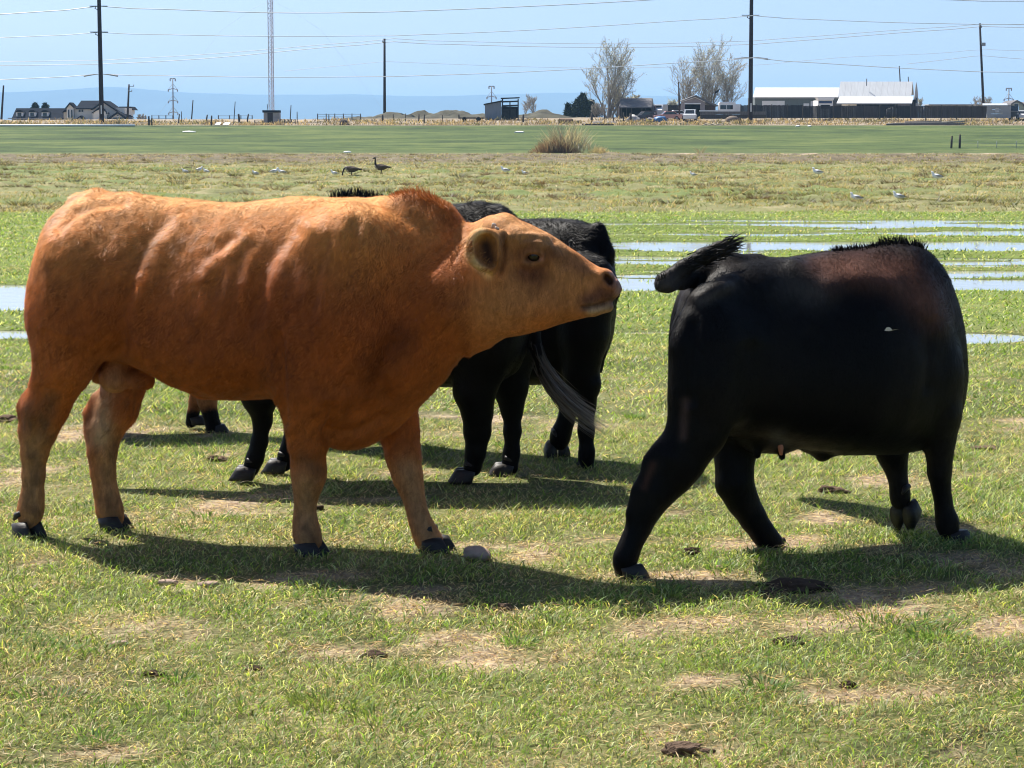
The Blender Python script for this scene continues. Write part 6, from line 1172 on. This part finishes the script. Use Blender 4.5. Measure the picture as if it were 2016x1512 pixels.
# ------------------------------------------------------------------ birds
GULLW = plain("white_plumage", (.9, .9, .9), .8, .2, vary=.06, scale=12); GULLG = plain("grey_wing", (.36, .37, .39), .8, .2, vary=.15, scale=12); GULLK = plain("black_wingtip", (.02, .02, .02), .7, .2); BEAK = plain("yellow_bill", (.45, .28, .05), .5, .3)
GOOSEB = plain("brown_plumage", (.095, .075, .058), .85, .15, vary=.35, scale=14, stretch=(1, 1, 3)); GOOSEP = plain("pale_breast", (.38, .33, .27), .85, .15, vary=.15, scale=12); GOOSEK = plain("black_neck", (.012, .012, .013), .6, .25)
def blob(pts, radii, name, mat, parent, n=12, sy=1.0):
    b = MB(); b.tube(pts, radii, n); b.V = [(v[0], v[1] * sy, v[2]) for v in b.V]; return b.build(name, mat, parent, smooth=True)
def gull(x, Y, rz, label, sitting=False, s=1.0, preen=False):
    z = ground_z(x, Y); t = thing("gull", label, "gull", (x, Y, z), rz, "gulls resting on the pasture"); h = (.05 if sitting else .13) * s; t.scale = (s, s, s); h = .045 if sitting else .14
    blob([(-.20, 0, h + .06), (-.12, 0, h + .07), (0, 0, h + .085), (.10, 0, h + .10), (.17, 0, h + .13), (.20, 0, h + .16)], [.012, .05, .085, .085, .055, .03], "body", GULLW, t)
    hx, hz_ = (.20, h + .235) if not preen else (.10, h + .20)
    blob([(.15, 0, h + .12), (.185, 0, h + .18), (hx, 0, hz_), (hx + .03, 0, hz_ + .01), (hx + .05, 0, hz_ - .005)], [.05, .042, .043, .034, .012], "head", GULLW, t)
    MB().tube([(hx + .045, 0, hz_ - .004), (hx + .09, 0, hz_ - .018)], [.012, .004], 6).build("bill", BEAK, t)
    for sd in (-1, 1):
        blob([(.10, sd * .062, h + .12), (0, sd * .078, h + .115), (-.14, sd * .05, h + .09)], [.02, .05, .022], "wing", GULLG, t, 8); blob([(-.13, sd * .045, h + .092), (-.24, sd * .018, h + .085)], [.022, .005], "wing_tip", GULLK, t, 6)
        if not sitting: MB().tube([(0, sd * .03, h + .02), (.005, sd * .03, 0)], .008, 5).build("leg", BEAK, t)
    return t
for (u, v, Yd, rz, lb, sit, s) in ((1611, 355, 88, 180, "standing gull left of the other one on the rough ground at right", False, 1.0), (1846, 363, 80, 180, "standing gull with dark wingtip on the rough ground at far right", False, 1.0), (1687, 417, 57, 180, "sitting gull, left one of the two on the green strip", True, .74), (1771, 416, 57.5, 180, "sitting gull, right one of the two on the green strip", True, .74),
                               (996, 341, 98, 170, "white gull left of the bush on the rough ground", True, .95), (1034, 341, 98, 200, "small white gull just right of the one left of the bush", True, .7), (1366, 348, 92, 180, "small gull sitting among tussocks below the dry weeds", True, .7), (557, 340, 98, 190, "white gull crouched above the bull's back, left of the geese", True, 1.0), (538, 344, 96, 10, "second white gull touching the crouched one above the bull's back", True, .9), (504, 343, 97, 200, "white gull left of the crouched pair above the bull's back", True, .7), (660, 345, 96, 190, "white gull just left of the feeding goose", True, .8), (391, 339, 100, 30, "white gull standing upright above the bull's loin", False, .8), (366, 340, 100, 180, "flat white gull leftmost of the flock", True, .75), (407, 340, 100, 160, "flat white gull right of the upright one", True, .75)):
    p = at(u, v, Yd); gull(p.x, Yd, R(rz), lb, sit, s)
def goose(x, Y, rz, label, feeding):
    t = thing("goose", label, "goose", (x, Y, ground_z(x, Y)), rz, "geese on the rough pasture"); h = .26
    blob([(-.42, 0, h + .16), (-.32, 0, h + .16), (-.12, 0, h + .15), (.08, 0, h + .16), (.20, 0, h + .20), (.26, 0, h + .26)], [.015, .06, .14, .16, .11, .05], "body", GOOSEB, t, 14, .9)
    blob([(.02, 0, h + .10), (.16, 0, h + .15), (.25, 0, h + .22), (.27, 0, h + .30)], [.10, .13, .085, .045], "breast", GOOSEP, t, 12, .8)
    if feeding: N = [(.25, 0, h + .24), (.36, 0, h + .16), (.42, 0, h - .02), (.43, 0, h - .14)]; hd = [(.43, 0, h - .12), (.45, 0, h - .18), (.48, 0, h - .235)]
    else: N = [(.25, 0, h + .24), (.275, 0, h + .36), (.27, 0, h + .50), (.275, 0, h + .58)]; hd = [(.25, 0, h + .58), (.29, 0, h + .605), (.34, 0, h + .585), (.40, 0, h + .565)]
    blob(N, [.06, .042, .034, .034], "neck", GOOSEK, t, 10); blob(hd, [.03, .05, .036, .012][:len(hd)], "head", GOOSEK, t, 10); c = Vector(hd[1]); blob([c + Vector((-.005, -.044, -.01)), c + Vector((0, -.05, -.03))], [.02, .012], "cheek_patch", GOOSEP, t, 8)
    for sd in (-1, 1): blob([(.10, sd * .11, h + .19), (-.10, sd * .13, h + .17), (-.36, sd * .05, h + .17)], [.03, .085, .02], "wing", GOOSEB, t, 8); MB().tube([(-.02, sd * .05, h + .06), (0, sd * .05, .02)], [.03, .014], 6).build("leg", GOOSEK, t); MB().box(-.02, .08, sd * .05 - .03, sd * .05 + .03, .0, .02).build("foot", GOOSEK, t)
    blob([(-.38, 0, h + .16), (-.50, 0, h + .15)], [.05, .02], "tail", GOOSEK, t, 8, 1.6)
    t.scale = (.88, .88, .88)
    if feeding: t.location.z -= .13
p = at(750, 345, 95); goose(p.x, 95, R(180), "goose standing tall with raised black neck above the bull's shoulder", False); p = at(692, 347, 94); goose(p.x, 94, R(184), "goose feeding with its head down, left of the tall one", True)
p = at(1411, 181, 374); t = thing("crow", "black crow perched in the bare tree above the camper", "crow", p); blob([(-.4, 0, -.25), (-.1, 0, 0), (.15, 0, .15), (.3, 0, .3)], [.05, .22, .2, .1], "body", GOOSEK, t); blob([(.25, 0, .28), (.38, 0, .38), (.58, 0, .36)], [.1, .11, .02], "head", GOOSEK, t)
# small pale rubbish and stones on the far field
for (u, v, Y, w, lb) in ((377, 274, 300, 1.0, "long pale scrap on the green field at left"), (1022, 264, 300, .7, "pale stick lying in the green field left of the bush"), (686, 300, 236, .45, "white stone at the near edge of the green field"), (1567, 245, 326, .35, "white litter left of two on the far grass below the fence"), (1590, 245, 326, .3, "white litter right of two on the far grass below the fence")):
    p = gp(u, Y, .06); o = lump("pale_scrap", lb, "litter", p, w, .35, .13, WHITE, int(u), 2, .3)

# ------------------------------------------------------------------ stones, dung and worn spots in the near pasture
DUNG = plain("dung", (.075, .05, .034), .95, .1, vary=.5, scale=28, bump=.9); DUNGD = plain("dry_dung", (.17, .115, .08), .95, .1, vary=.45, scale=30, bump=.9)
def near(u, v): p = on_ground(u, v); p.z = ground_z(p.x, p.y); return p
p = near(940, 1102); o = lump("stone", "smooth pinkish stone lying in front of the bull's far forefoot", "stone", p + Vector((0, 0, .022)), .060, .042, .027, STONE, 4, 3, .34); o.rotation_euler = (0, R(9), R(-12))
for i, (u, v, w, h, m, lb) in enumerate(((1572, 1162, .13, .020, DUNG, "large dark cow pat below the black cow's hind feet"), (1640, 968, .065, .022, DUNGD, "crusted dung heap beside the raised forefoot"), (428, 906, .05, .022, DUNGD, "dry dung lump left of the cow's forefoot behind the bull"), (1362, 1093, .035, .018, DUNG, "small dung lump between the black cow's hind legs"), (992, 1196, .03, .018, DUNGD, "brown clod right of the worn patch below the bull"),
                                        (735, 1288, .045, .012, DUNG, "dark broken soil in the worn patch below the bull"), (1545, 918, .06, .008, DUNGD, "flat dry dung behind the black cow's udder"), (1940, 886, .07, .012, DUNGD, "flat dung right of the black cow's chest"), (1668, 1352, .022, .014, DUNG, "small dark clod in the grass at lower right"), (1350, 1480, .05, .02, DUNGD, "strawy dung heap at the bottom edge"), (1545, 1270, .05, .014, DUNG, "dark clod in the straw right of centre"),
                                        (500, 1315, .025, .010, DUNG, "dark soil at the left end of the worn patch"), (305, 1328, .035, .012, DUNG, "dark trampled soil left of the worn patch"), (10, 830, .07, .03, DUNGD, "pale dry heap at the left edge behind the bull"), (620, 1006, .035, .016, DUNG, "dark lump in the grass between the bull's forelegs"))):
    p = near(u, v); lump("dung", lb, "dung", p + Vector((0, 0, h * .3)), w, w * .7, h, m, 60 + i, 4, .9)
for i, (u, v, w, lb) in enumerate(((330, 1152, .04, "left of two pale flat stones below the bull's belly shadow"), (410, 1155, .04, "right of two pale flat stones below the bull's belly shadow"), (235, 1268, .03, "grey pointed stone in the straw at lower left"), (1412, 1122, .016, "small tan pebble by the far hind foot of the black cow"))):
    p = near(u, v); lump("stone", lb, "stone", p + Vector((0, 0, .008)), w, w * .6, w * .32, STONE, 90 + i, 2, .3)
